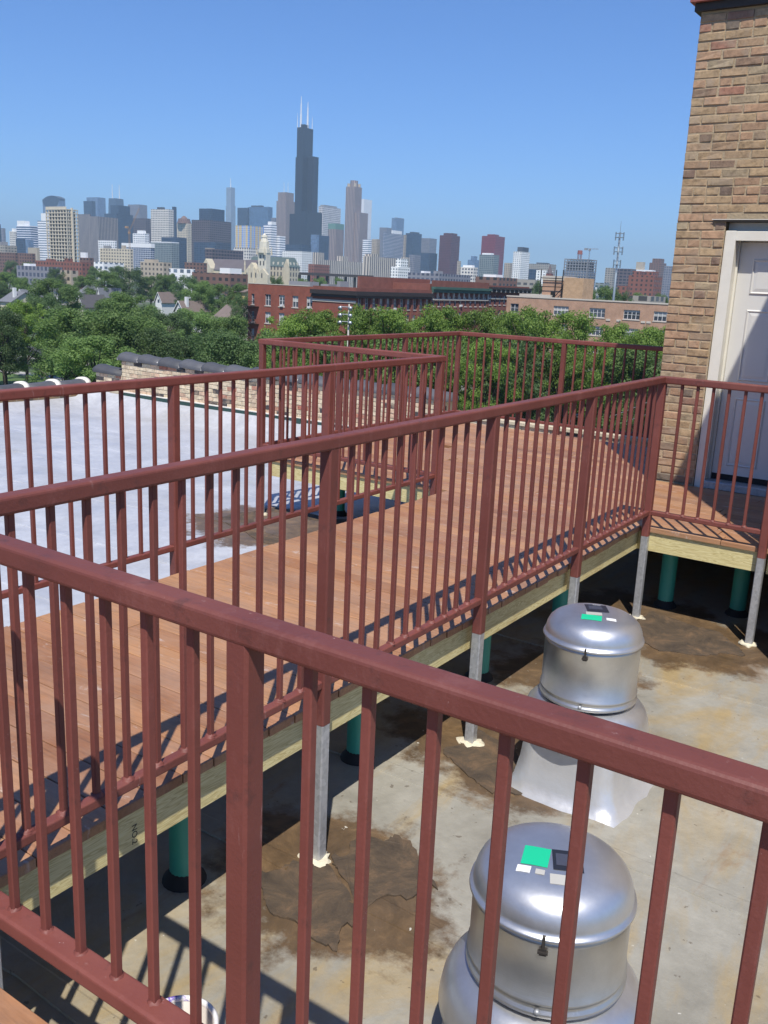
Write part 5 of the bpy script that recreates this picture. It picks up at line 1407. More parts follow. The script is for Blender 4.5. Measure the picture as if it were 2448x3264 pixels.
for z in rows:
    fe.box(fx-1.7, fx+1.6, RY-1.35, RY-.02, z-1.55, z-1.47)
    for k in range(12): x = fx-1.7+3.3*k/11; fe.bar((x, RY-1.33, z-1.47), (x, RY-1.33, z-.45), .05)
    fe.bar((fx-1.7, RY-1.33, z-.45), (fx+1.6, RY-1.33, z-.45), .07)
    fe.bar((fx-1.5, RY-1.0, z-1.5), (fx+1.3, RY-1.0, z-5.1), .12); fe.bar((fx-1.5, RY-.5, z-1.5), (fx+1.3, RY-.5, z-5.1), .12)
    for k in range(9): f = (k+.5)/9; fe.box(fx-1.5+2.8*f-.12, fx-1.5+2.8*f+.12, RY-1.0, RY-.5, z-1.5-3.6*f-.03, z-1.5-3.6*f)
fe.build('fire_escape', IRON, rb_)
for k, (a, b, h) in enumerate(((.25, .45, 1.2), (.55, .62, .9), (.7, .73, 1.6))):
    mb = MB(); mb.box(xl+(RX-xl)*a, xl+(RX-xl)*b, RY+5, RY+8, zt-1.299, zt-1.3+h+1.0); mb.build('roof_vent', PLANT, rb_)
# ---- the long brown wall rising behind it
t, P = tower('long windowless brown brick wall rising behind the red block roof', 1140, 1146, 1372, 880, 204, DARKBRICK, (), 'brick_building')
# ---- green cornice block and its neighbour
def street_block(label, y0, y1, vt, uref, mat, cm, cz, brackets, bmat):
    z1 = on_x(uref, vt, RX).z
    t = thing('brick_building', label, 'building', (RX, y0, G))
    n = max(4, int((y1-y0)/2.3)); s = (y1-y0-.04)/n
    zw = z1-cz-2.6
    hs = [(y0+.02+s*(k+.5)-.55, y0+.02+s*(k+.5)+.55, zw-1.1-3.5*r, zw+1.1-3.5*r) for k in range(n) for r in range(2)]
    holed_wall(t, 'wall', 'y', RX+.03, y0+.02, y1-.02, G, z1, hs, mat)
    for k, h in enumerate(hs): window(t, 'y', RX+.03, *h, ac=(k % 7 == 3), mull=0)
    mb = MB(); mb.box(RX-14, RX-.4, y0+.02, y1-.02, G, z1-.8); mb.build('rear_wall', mat, t)
    mb = MB(); mb.box(RX+.031, RX+1.0, y0+.02, y1-.02, z1-cz, z1-cz+.55); mb.box(RX+.031, RX+.6, y0+.03, y1-.03, z1-cz-.7, z1-cz-.002); mb.build('cornice', cm, t)
    for k in range(n+1):
        y = y0+.2+(y1-y0-.5)*k/n; mb = MB(); mb.box(RX+.601, RX+.86, y-.14, y+.14, z1-cz-.65, z1-cz-.003) if brackets else mb.box(RX+.031, RX+.30, y-.22, y+.22, z1-cz-2.0, z1-cz-.71); mb.build('bracket', bmat, t)
    mb = MB(); mb.box(RX+.031, RX+.26, y0+.02, y1-.02, z1-cz-2.35, z1-cz-2.01); mb.build('stone_band', bmat, t)
    return t
y2 = RX/math.tan(bear(1560)); y3 = RX/math.tan(bear(1690))
street_block('brown brick block with a green cornice and white half columns', yb+.1, y2, 893, 1376, DARKBRICK, GREENCORN, 1.9, False, STONE)
street_block('lower brown brick block with a pale bracketed cornice right of the green one', y2+.1, y3, 910, 1570, DARKBRICK, DARKCORN, 0.9, True, STONE)
# ---- tan brick block
TY = 205*math.cos(bear(1870)); txl = TY*math.tan(bear(1621)); txr = TY*math.tan(bear(2260)); tz = on_y(1870, 958, TY).z
tb = thing('brick_building', 'long low tan brick block with paired windows behind the trees', 'building', (txr, TY, G))
wc = [on_y(u, v, TY) for u, v in ((1640, 975), (1788, 988), (1903, 997), (2013, 1003), (2110, 1010), (2215, 1015))]
hs = []
for k, p in enumerate(wc):
    hw = 1.0 if k in (0,) else 1.75
    for r in range(4): hs.append((p.x-hw, p.x+hw, wc[2].z-.95-3.7*r, wc[2].z+.95-3.7*r))
holed_wall(tb, 'wall', 'x', TY, txl, txr, G, tz, hs, TANBRICK)
for k, h in enumerate(hs): window(tb, 'x', TY, *h, mull=(1 if k < 4 else 3), blind=True if k % 3 else None)
mb = MB(); mb.box(txl, txl+.4, TY+.01, TY+16, G, tz); mb.box(txr-.4, txr, TY+.01, TY+16, G, tz); mb.box(txl+.41, txr-.41, TY+15.6, TY+16, G, tz); mb.build('rear_wall', TANBRICK, tb)
mb = MB(); mb.box(txl+.41, txr-.41, TY+.4, TY+15.5, tz-.9, tz-.6); mb.build('roof_deck', ROOFGREY, tb)
mb = MB(); mb.box(txl-.1, txr+.1, TY-.12, TY+.45, tz+.002, tz+.28); mb.build('coping', STONE, tb)
for p in (wc[2], wc[3], wc[4]):
    for s in (-1, 1):
        mb = MB(); x = p.x+s*2.6; mb.box(x-.45, x+.45, TY-.12, TY-.003, wc[2].z-1.5, wc[2].z-1.1); mb.build('through_wall_unit', STONE, tb)
a = on_y(1726, 950, TY+3).x; b = on_y(1797, 950, TY+3).x; c = on_y(1860, 950, TY+3).x
z1 = on_y(1760, 893, TY+3).z; z2 = on_y(1830, 886, TY+3).z
mb = MB(); mb.box(a, b, TY+3, TY+9, tz-.7, z1); mb.build('lift_house', TANBRICK, tb)
mb = MB(); mb.box(a-.1, b-.02, TY+2.9, TY+9.1, z1+.002, z1+.9); mb.build('lift_house_cap', STONE, tb)
mb = MB(); mb.box(a+2.1, a+3.2, TY+2.93, TY+2.995, tz-.6, tz+1.5); mb.build('roof_door', IRON, tb)
mb = MB()
for x in (a-.3, a+3.3, b-.4): mb.bar((x, TY+2.5, tz-.6), (x, TY+2.5, z1+2.2), .16)
for z in (z1+.4, z1-1.4): mb.bar((a-.3, TY+2.5, z), (b-.4, TY+2.5, z), .12)
mb.bar((a+3.3, TY+2.4, tz+.4), (b-.2, TY+2.4, tz+2.4), .14); mb.build('steel_stair_frame', IRON, tb)
mb = MB(); mb.box(b+.02, c, TY+2.2, TY+8, tz-.7, z2); mb.build('chimney_block', TANBRICK2, tb)
mb = MB(); mb.box(txl+2, txl+9.5, TY+2, TY+9, tz-.6, tz+.75); mb.build('roof_curb', STONE, tb)

# ---- lattice mast behind it
MASTM = plain('pale_blue_steel', (0.24, 0.29, 0.33), 0.55, 0.3, 0.1)
mp = sight(1955, 958, 235.0); mt_ = sight(1989, 757, 235.0)
ms = thing('antenna_mast', 'tall pale blue antenna mast with three ringed platforms', 'mast', (mp.x, mp.y, G))
mb = MB(); mb.tube((mp.x, mp.y, G), (mp.x, mp.y, mt_.z), .40, .24, 8); mb.build('pole', MASTM, ms, True)
for v_, r in ((757, 1.05), (803, 1.1), (845, 0.9)):
    z = sight(1980, v_, 235.0).z; mb = MB()
    for k in range(12):
        a0, a1 = 2*PI*k/12, 2*PI*(k+1)/12
        for dz in (0, .9): mb.bar((mp.x+r*math.cos(a0), mp.y+r*math.sin(a0), z+dz), (mp.x+r*math.cos(a1), mp.y+r*math.sin(a1), z+dz), .07)
        if k % 2 == 0: mb.bar((mp.x+r*math.cos(a0), mp.y+r*math.sin(a0), z-.7), (mp.x+r*math.cos(a0), mp.y+r*math.sin(a0), z+1.2), .10)
        if k % 3 == 0: mb.bar((mp.x, mp.y, z), (mp.x+r*math.cos(a0), mp.y+r*math.sin(a0), z), .08)
    mb.build('platform', MASTM, ms)
mb = MB(); mb.tube((mp.x, mp.y, mt_.z), (mp.x, mp.y, mt_.z+3.6), .07, .04, 5); mb.build('whip', MASTM, ms)

# ---- church, school
CREAM = plain('cream_church_stone', (0.58, 0.51, 0.36), 0.9, 0, 0.25, 0.15)
CREAMW = plain('pale_church_stone', (0.66, 0.61, 0.48), 0.9, 0, 0.25, 0.15)
SLATE = plain('brown_slate_roof', (0.125, 0.10, 0.10), 0.85, 0, 0.2, 0.1)
GSLATE = plain('green_slate_roof', (0.10, 0.135, 0.12), 0.8, 0, 0.2, 0.1)
DARKOP = plain('dark_opening', (0.05, 0.045, 0.04), 0.9)
ch = thing('church', 'cream gothic church with a pale pointed tower and long brown roof', 'church', (sight(842, 880, 1400).x, sight(842, 880, 1400).y, G))
xl, xr, yc, yb = corners(822, 848, 861, 1400)
zz = lambda v: sight(842, v, 1400).z
cx, cy = (xl+xr)/2, (yc+yb)/2; hw = (xr-xl)/2
mb = MB(); mb.box(xl, xr, yc, yb, G, zz(806)); mb.build('tower', CREAMW, ch)
for q, z0, z1, k0, k1 in ((0, 806, 793, 1.12, 1.12), (1, 793, 770, .92, .85), (2, 770, 752, .72, .40), (3, 752, 743, .46, .12)):
    mb = MB(); mb.tube((cx, cy, zz(z0)), (cx, cy, zz(z1)), hw*k0*1.05, hw*k1*1.05, 8, ph=PI/8); mb.build('belfry_stage', CREAMW, ch)
mb = MB(); mb.tube((cx, cy, zz(756)), (cx, cy, zz(749)), hw*.62, hw*.55, 8); mb.build('lantern_ring', CREAMW, ch)
for k in range(4):
    sx, sy_ = ((-1, -1), (1, -1), (1, 1), (-1, 1))[k]; mb = MB(); mb.tube((cx+sx*hw*.95, cy+sy_*hw*.95, zz(812)), (cx+sx*hw*.95, cy+sy_*hw*.95, zz(783)), 1.4, .1, 6); mb.build('pinnacle', CREAM, ch)
for v0, v1 in ((846, 832), (824, 812)):
    for f in (.3, .7):
        mb = MB(); x = xl+(xr-xl)*f; mb.box(x-1.1, x+1.1, yc-.15, yc+.1, zz(v0), zz(v1)); mb.build('belfry_opening', DARKOP, ch)
nx0, nx1 = yc*math.tan(bear(655)), yc*math.tan(bear(795))
ze, zrg = zz(866), zz(829); ny0, ny1 = yc+4, yc+34
mb = MB(); mb.box(nx0, nx1, ny0, ny1, G, ze); mb.build('nave_wall', CREAM, ch)
mb = MB(); mb.add([(nx0-.5, ny0-1, ze), (nx1+.5, ny0-1, ze), (nx1+.5, (ny0+ny1)/2, zrg), (nx0-.5, (ny0+ny1)/2, zrg), (nx0-.5, ny1+1, ze), (nx1+.5, ny1+1, ze)], [(0, 1, 2, 3), (3, 2, 5, 4), (0, 3, 4), (1, 5, 2), (0, 4, 5, 1)]); mb.build('nave_roof', SLATE, ch)
g0, g1 = yc*math.tan(bear(645)), yc*math.tan(bear(676))
def gable(root, x0, x1, y, d, z0, ze, za, mat, nm='gable'):
    mb = MB(); mb.extrude([(x0, y, z0), (x1, y, z0), (x1, y, ze), ((x0+x1)/2, y, za), (x0, y, ze)], (0, 0, 0), (0, d, 0)); return mb.build(nm, mat, root, fix=True)
gable(ch, g0, g1, yc-3, 14, G, zz(862), zz(830), CREAM)
gable(ch, yc*math.tan(bear(784)), yc*math.tan(bear(824)), yc-2, 10, G, zz(866), zz(838), CREAM, 'front_gable')
gable(ch, yc*math.tan(bear(826)), yc*math.tan(bear(860)), yc-5, 4, G, zz(876), zz(856), CREAM, 'porch_gable')
for u in (784, 798, 812, 824):
    x = yc*math.tan(bear(u)); mb = MB(); mb.tube((x, yc-2.5, G), (x, yc-2.5, zz(858 if u != 784 else 848)), 1.5, 1.2, 6); mb.tube((x, yc-2.5, zz(858 if u != 784 else 848)), (x, yc-2.5, zz(846 if u != 784 else 828)), 1.5, .1, 6); mb.build('pinnacle', CREAM, ch)
for u in (790, 804, 818, 842):
    x = yc*math.tan(bear(u)); mb = MB(); y_ = yc-2.2 if u < 830 else yc-5.2; mb.extrude([(x-1, y_, zz(886)), (x+1, y_, zz(886)), (x+1, y_, zz(873)), (x, y_, zz(869)), (x-1, y_, zz(873))], (0, 0, 0), (0, .15, 0)); mb.build('pointed_window', DARKOP, ch, fix=True)
sc_ = thing('school_building', 'long cream school with a green slate mansard roof beside the church', 'building', (sight(920, 880, 1450).x, sight(920, 880, 1450).y, G))
xl, xr, yc, yb = corners(790, 922, 955, 1450)
zz = lambda v: sight(922, v, 1450).z
F_school = facade((0.55, 0.48, 0.34), (0.10, 0.09, 0.08), 6.5, 9.0, 0.42, 0.72, 0.5)
block(sc_, 'wall', xl, xr, yc, yb, G, zz(851), F_school)
mb = MB(); m_ = 5.5
mb.add([(xl-.6, yc-.6, zz(851)), (xr+.6, yc-.6, zz(851)), (xr+.6, yb+.6, zz(851)), (xl-.6, yb+.6, zz(851)), (xl+m_, yc+m_, zz(820)), (xr-m_, yc+m_, zz(820)), (xr-m_, yb-m_, zz(820)), (xl+m_, yb-m_, zz(820))], [(0, 1, 5, 4), (1, 2, 6, 5), (2, 3, 7, 6), (3, 0, 4, 7), (4, 5, 6, 7), (3, 2, 1, 0)]); mb.build('mansard_roof', GSLATE, sc_)
for k in range(9):
    x = xl+(xr-xl)*(k+.5)/9; mb = MB(); mb.box(x-1.2, x+1.2, yc+.6, yc+4.5, zz(845), zz(836)); mb.build('dormer', CREAMW, sc_)
for k in range(3):
    y = yc+(yb-yc)*(k+.5)/3; mb = MB(); mb.box(xr-4.5, xr-.6, y-1.2, y+1.2, zz(845), zz(836)); mb.build('dormer', CREAMW, sc_)
gable(sc_, yc*math.tan(bear(905)), yc*math.tan(bear(922))-.3, yc-1, 12, G, zz(848), zz(826), CREAM)
# spire of a far church
sp = sight(1752, 872, 1100.0); t = thing('church', 'small dark church spire rising behind the tan block', 'church', (sp.x, sp.y, G))
mb = MB(); mb.box(sp.x-3, sp.x+3, sp.y-3, sp.y+3, G, sp.z); mb.build('tower', DARKBRICK, t)
mb = MB(); mb.tube((sp.x, sp.y, sp.z), (sp.x, sp.y, sight(1752, 842, 1100).z), 3.6, .1, 8); mb.build('spire', SLATE, t)
# elevated rail viaduct
va = sight(955, 868, 900.0); vb_ = sight(1190, 874, 900.0)
t = thing('viaduct', 'dark elevated railway viaduct crossing behind the red block', 'viaduct', (va.x, va.y, G))
d = (vb_-va); d.z = 0; L = d.length; d.normalize(); nrm = Vector((d.y, -d.x, 0))
mb = MB(); mb.extrude([va-nrm*4, va+nrm*4, va+nrm*4+Vector((0, 0, -2.2)), va-nrm*4+Vector((0, 0, -2.2))], (0, 0, 0), d*L); mb.build('girder', DARKCORN, t, fix=True)
for k in range(9):
    p = va+d*L*k/8; mb = MB(); mb.box(p.x-1, p.x+1, p.y-1, p.y+1, G, va.z-2.3); mb.build('pillar', DARKCORN, t)

# ---- houses among the trees
ROOFA = [plain('grey_shingle', (0.16, 0.165, 0.18), 0.9, 0, 0.2, 0.6), plain('brown_shingle', (0.18, 0.14, 0.12), 0.9, 0, 0.2, 0.6), plain('dark_shingle', (0.10, 0.095, 0.10), 0.9, 0, 0.2, 0.6)]
SIDING = [plain('white_siding', (0.72, 0.72, 0.70), 0.8, 0, 0.08), plain('cream_siding', (0.58, 0.52, 0.40), 0.8, 0, 0.1)]
def house(label, u0, u1, vt, R, ridge, rm, wm, chim=False, depth=9.0, rise=3.2):
    p = sight((u0+u1)/2, vt, R); w = (sight(u1, vt, R)-sight(u0, vt, R)).length
    zr, ze = p.z, p.z-rise
    t = thing('house', label, 'house', (p.x, p.y, G), 'gabled houses among the trees')
    hx, hy = (w/2, depth/2)
    x0, x1, y0, y1 = p.x-hx, p.x+hx, p.y, p.y+depth
    if ridge == 'x':
        A = [(x0, y0), (x0, y1)]; prof = [(y0, ze), (y1, ze), ((y0+y1)/2, zr)]
        mb = MB(); mb.extrude([(x0, y0, G), (x0, y1, G), (x0, y1, ze), (x0, (y0+y1)/2, zr-.15), (x0, y0, ze)], (0, 0, 0), (x1-x0, 0, 0)); mb.build('wall', wm, t, fix=True)
        mb = MB()
        for s, ya in ((1, y0), (-1, y1)):
            ym = (y0+y1)/2; sl = (zr-ze)/(depth/2); ov = .6
            mb.extrude([(x0-.5, ya-s*ov, ze-sl*ov+.02), (x0-.5, ym+s*.02, zr+.02), (x0-.5, ym+s*.02, zr+.22), (x0-.5, ya-s*ov, ze-sl*ov+.22)], (0, 0, 0), (x1-x0+1.0, 0, 0))
        mb.build('roof', rm, t, fix=True)
        wn_ = [(x0-.04, (y0+y1)/2, ze-.6)]
    else:
        mb = MB(); xm = (x0+x1)/2
        mb.extrude([(x0, y0, G), (x1, y0, G), (x1, y0, ze), (xm, y0, zr-.15), (x0, y0, ze)], (0, 0, 0), (0, depth, 0)); mb.build('wall', wm, t, fix=True)
        mb = MB()
        for s, xa in ((1, x0), (-1, x1)):
            sl = (zr-ze)/hx; ov = .6
            mb.extrude([(xa-s*ov, y0-.5, ze-sl*ov+.02), (xm+s*.02, y0-.5, zr+.02), (xm+s*.02, y0-.5, zr+.22), (xa-s*ov, y0-.5, ze-sl*ov+.22)], (0, 0, 0), (0, depth+1.0, 0))
        mb.build('roof', rm, t, fix=True)
        for s in (-1, 1):
            mb = MB(); mb.extrude([(xm+s*(hx+.6), y0-.62, ze-(zr-ze)/hx*.6-.1), (xm, y0-.62, zr-.1), (xm, y0-.62, zr+.25), (xm+s*(hx+.6), y0-.62, ze-(zr-ze)/hx*.6+.25)], (0, 0, 0), (0, .1, 0)); mb.build('barge_board', SIDING[0], t, fix=True)
        mb = MB(); mb.box(xm-.6, xm+.6, y0-.05, y0-.005, ze-.9, ze+.5); mb.build('window', PANE, t)
    if chim:
        mb = MB(); cx = x0+w*.75; mb.box(cx-.5, cx+.5, p.y+2, p.y+3, ze, zr+1.5); mb.build('chimney', SIDING[0], t)
house('white gabled house with a grey roof at the left edge of the trees', 46, 84, 923, 390, 'y', ROOFA[0], SIDING[0], False, 14)
house('grey roofed house with a pale chimney at the far left edge', -16, 50, 930, 362, 'x', ROOFA[0], SIDING[1], True, 11)
house('small white gable poking out above the grey roofed house', 104, 122, 896, 520, 'y', ROOFA[0], SIDING[0], False, 12)
house('long grey slate roofed house in the middle of the left trees', 238, 306, 906, 470, 'x', ROOFA[0], SIDING[1], False, 12, 3.8)
house('narrow white gable beside the long grey slate roof', 303, 325, 918, 440, 'y', ROOFA[0], SIDING[0], False, 12, 4.0)
house('dark roofed house with white edge boards below the slate roof', 236, 270, 940, 340, 'y', ROOFA[2], SIDING[1], False, 10)
house('brown roofed house with a white front gable left of centre', 492, 560, 932, 455, 'x', ROOFA[1], SIDING[0], False, 12, 4.0)
house('white front gable at the left end of the brown roof', 490, 520, 932, 440, 'y', ROOFA[1], SIDING[0], False, 10, 3.6)
house('small brown gable with a white chimney in the trees', 552, 590, 960, 330, 'y', ROOFA[1], SIDING[0], True, 12, 2.8)
house('wide brown roofed house partly behind the red block', 668, 790, 976, 300, 'x', ROOFA[1], SIDING[1], False, 11, 3.4)
house('low grey green roof among the trees near the red block', 650, 690, 936, 420, 'x', ROOFA[0], SIDING[1], False, 10, 2.5)
house('yellow walled house half hidden left of the red block', 718, 790, 918, 330, 'x', ROOFA[1], plain('yellow_siding', (0.55, 0.42, 0.18), 0.8), False, 9, 1.2)

# ------------------------------------------------------------------ trees
def m_leaf(name, c0, c1, c2):
    m, nt, b = new_mat(name)
    geo = nt.nodes.new('ShaderNodeNewGeometry'); r = orand(nt)
    v = ocoord(nt)
    f = mth(nt, 'ADD', mth(nt, 'MULTIPLY', geo.outputs['Random Per Island'], 0.4), mth(nt, 'MULTIPLY', noise(nt, v, 0.5, 3.0), 0.6))
    c = ramp(nt, f, [(0.2, c0), (0.5, c1), (0.8, c2)])
    c = scaled(nt, c, mth(nt, 'MULTIPLY_ADD', r, 0.6, 1.0))
    put(nt, b.inputs['Base Color'], c); b.inputs['Roughness'].default_value = 0.6
    tr = nt.nodes.new('ShaderNodeBsdfTranslucent'); put(nt, tr.inputs['Color'], scaled(nt, c, 1.3))
    mx = nt.nodes.new('ShaderNodeMixShader'); mx.inputs[0].default_value = 0.42
    nt.links.new(b.outputs[0], mx.inputs[1]); nt.links.new(tr.outputs[0], mx.inputs[2])
    nt.links.new(mx.outputs[0], nt.nodes['Material Output'].inputs['Surface'])
    return m
LEAF_MID = m_leaf('maple_leaf', (0.074, 0.126, 0.034), (0.112, 0.180, 0.048), (0.156, 0.228, 0.060))
LEAF_DARK = m_leaf('dark_leaf', (0.050, 0.090, 0.030), (0.074, 0.124, 0.040), (0.102, 0.158, 0.050))
LEAF_LIME = m_leaf('locust_leaf', (0.084, 0.146, 0.024), (0.128, 0.202, 0.034), (0.182, 0.262, 0.046))
BARK = plain('tree_bark', (0.065, 0.050, 0.038), 0.95, 0, 0.3, 3.0, 0.6, 14.0)
def crown_mesh(seed, H, W, base, n, mat, leaf, kind):
    r = random.Random(seed); vs = []; fs = []
    lobes = []
    nl = 62 if kind != 'cone' else 50
    for k in range(nl):
        t = (k+r.random())/nl
        if kind == 'cone':
            z = base+(H-base)*t*0.97; rad = W/2*(1-t)**0.75*r.uniform(.45, .95); lr = W*0.16*(1.15-t)
        elif kind == 'locust':
            z = base+(H-base)*(0.25+0.7*t); rad = W/2*math.sqrt(max(0, 1-((t-.45)/.62)**2))*r.uniform(.2, 1.08); lr = W*r.uniform(.065, .135)
        else:
            z = base+(H-base)*(0.08+0.86*t); rad = W/2*math.sqrt(max(0, 1-((t-.42)/.66)**2))*r.uniform(.25, 1.0); lr = W*r.uniform(.075, .155)
        a = r.uniform(0, 2*PI)
        lobes.append((rad*math.cos(a), rad*math.sin(a), z, lr))
    tot = sum(l[3]**2 for l in lobes)
    flat = 0.55 if kind == 'locust' else 0.8
    for lx, ly, lz, lr in lobes:
        for _ in range(int(n*lr*lr/tot)+1):
            d = Vector((r.gauss(0, 1), r.gauss(0, 1), r.gauss(0, 1)+0.15)).normalized()
            q = lr*(r.random()**0.38)*(1+0.25*r.gauss(0, 1)*0.5)
            p = Vector((lx+d.x*q, ly+d.y*q, lz+d.z*q*flat))
            nn = (d+Vector((r.gauss(0, .55), r.gauss(0, .55), r.gauss(0, .55)+.45))).normalized()
            s = leaf*r.uniform(.6, 1.35)
            a = nn.orthogonal().normalized(); b = nn.cross(a)
            th = r.uniform(0, 2*PI); a, b = a*math.cos(th)+b*math.sin(th), b*math.cos(th)-a*math.sin(th)
            o = len(vs)
            vs += [p-a*s*.8, p-b*s*.45+nn*s*.12, p+a*s*.8, p+b*s*.45+nn*s*.12]
            fs.append((o, o+1, o+2, o+3))
    me = bpy.data.meshes.new('crown'); me.from_pydata([tuple(v) for v in vs], [], fs); me.materials.append(mat); me.update()
    return me, lobes
def trunk_mesh(seed, H, base, lobes, kind):
    r = random.Random(seed); mb = MB()
    top = H*0.72; pts = [Vector((0, 0, -0.3))]; k = 5
    for i in range(1, k+1): pts.append(Vector((r.uniform(-.25, .25)*i/3, r.uniform(-.25, .25)*i/3, top*i/k)))
    R_ = 0.026*H
    for i in range(k): mb.tube(pts[i], pts[i+1], R_*(1-.16*i), R_*(1-.16*(i+1)), 8, cap=False)
    for lx, ly, lz, lr in (lobes[::4] if kind != 'cone' else lobes[::8]):
        f = min(.92, max(.3, (lz/H-.22))); i = min(k-1, int(f*k)); s = pts[i].lerp(pts[i+1], f*k-i)
        e = Vector((lx, ly, lz)); m_ = s.lerp(e, .5)+Vector((0, 0, -.25))
        mb.tube(s, m_, R_*.42, R_*.26, 5, cap=False); mb.tube(m_, e, R_*.26, R_*.08, 5, cap=False)
    return mb.mesh('trunk', BARK, True)
PROTO = {}
for key, kind, mat, H, W, base, n, leaf in (('m0', 'round', LEAF_MID, 14, 11, 3.2, 15000, .22), ('m1', 'round', LEAF_MID, 14, 11, 2.6, 15000, .22), ('m2', 'round', LEAF_DARK, 14, 11, 2.8, 15000, .22),
        ('l0', 'locust', LEAF_LIME, 14, 12, 4.0, 15000, .185), ('l1', 'locust', LEAF_LIME, 14, 12, 3.4, 15000, .185), ('d0', 'cone', LEAF_DARK, 14, 9.5, 0.8, 15000, .2), ('d1', 'round', LEAF_DARK, 14, 12, 1.2, 15000, .22)):
    cm, lb = crown_mesh(hash(key[1])+ord(key[0])*7, H, W, base, n, mat, leaf, kind)
    PROTO[key] = (cm, trunk_mesh(ord(key[0])*3+ord(key[1]), H, base, lb, kind), W)
rt = random.Random(42)
def tree(label, u, vt, R, w, key, group='trees of the neighbourhood', name='tree'):
    p = sight(u, vt, R); cm, tm, W0 = PROTO[key]
    h = p.z-G
    t = thing(name, label, 'tree', (p.x, p.y, G), group)
    t.scale = (w/W0, w/W0, h/14.0); t.rotation_euler = (0, 0, rt.uniform(0, 2*PI))
    for nm, me in (('trunk', tm), ('crown', cm)):
        o = bpy.data.objects.new(nm, me); COL.objects.link(o); o.parent = t
    return t
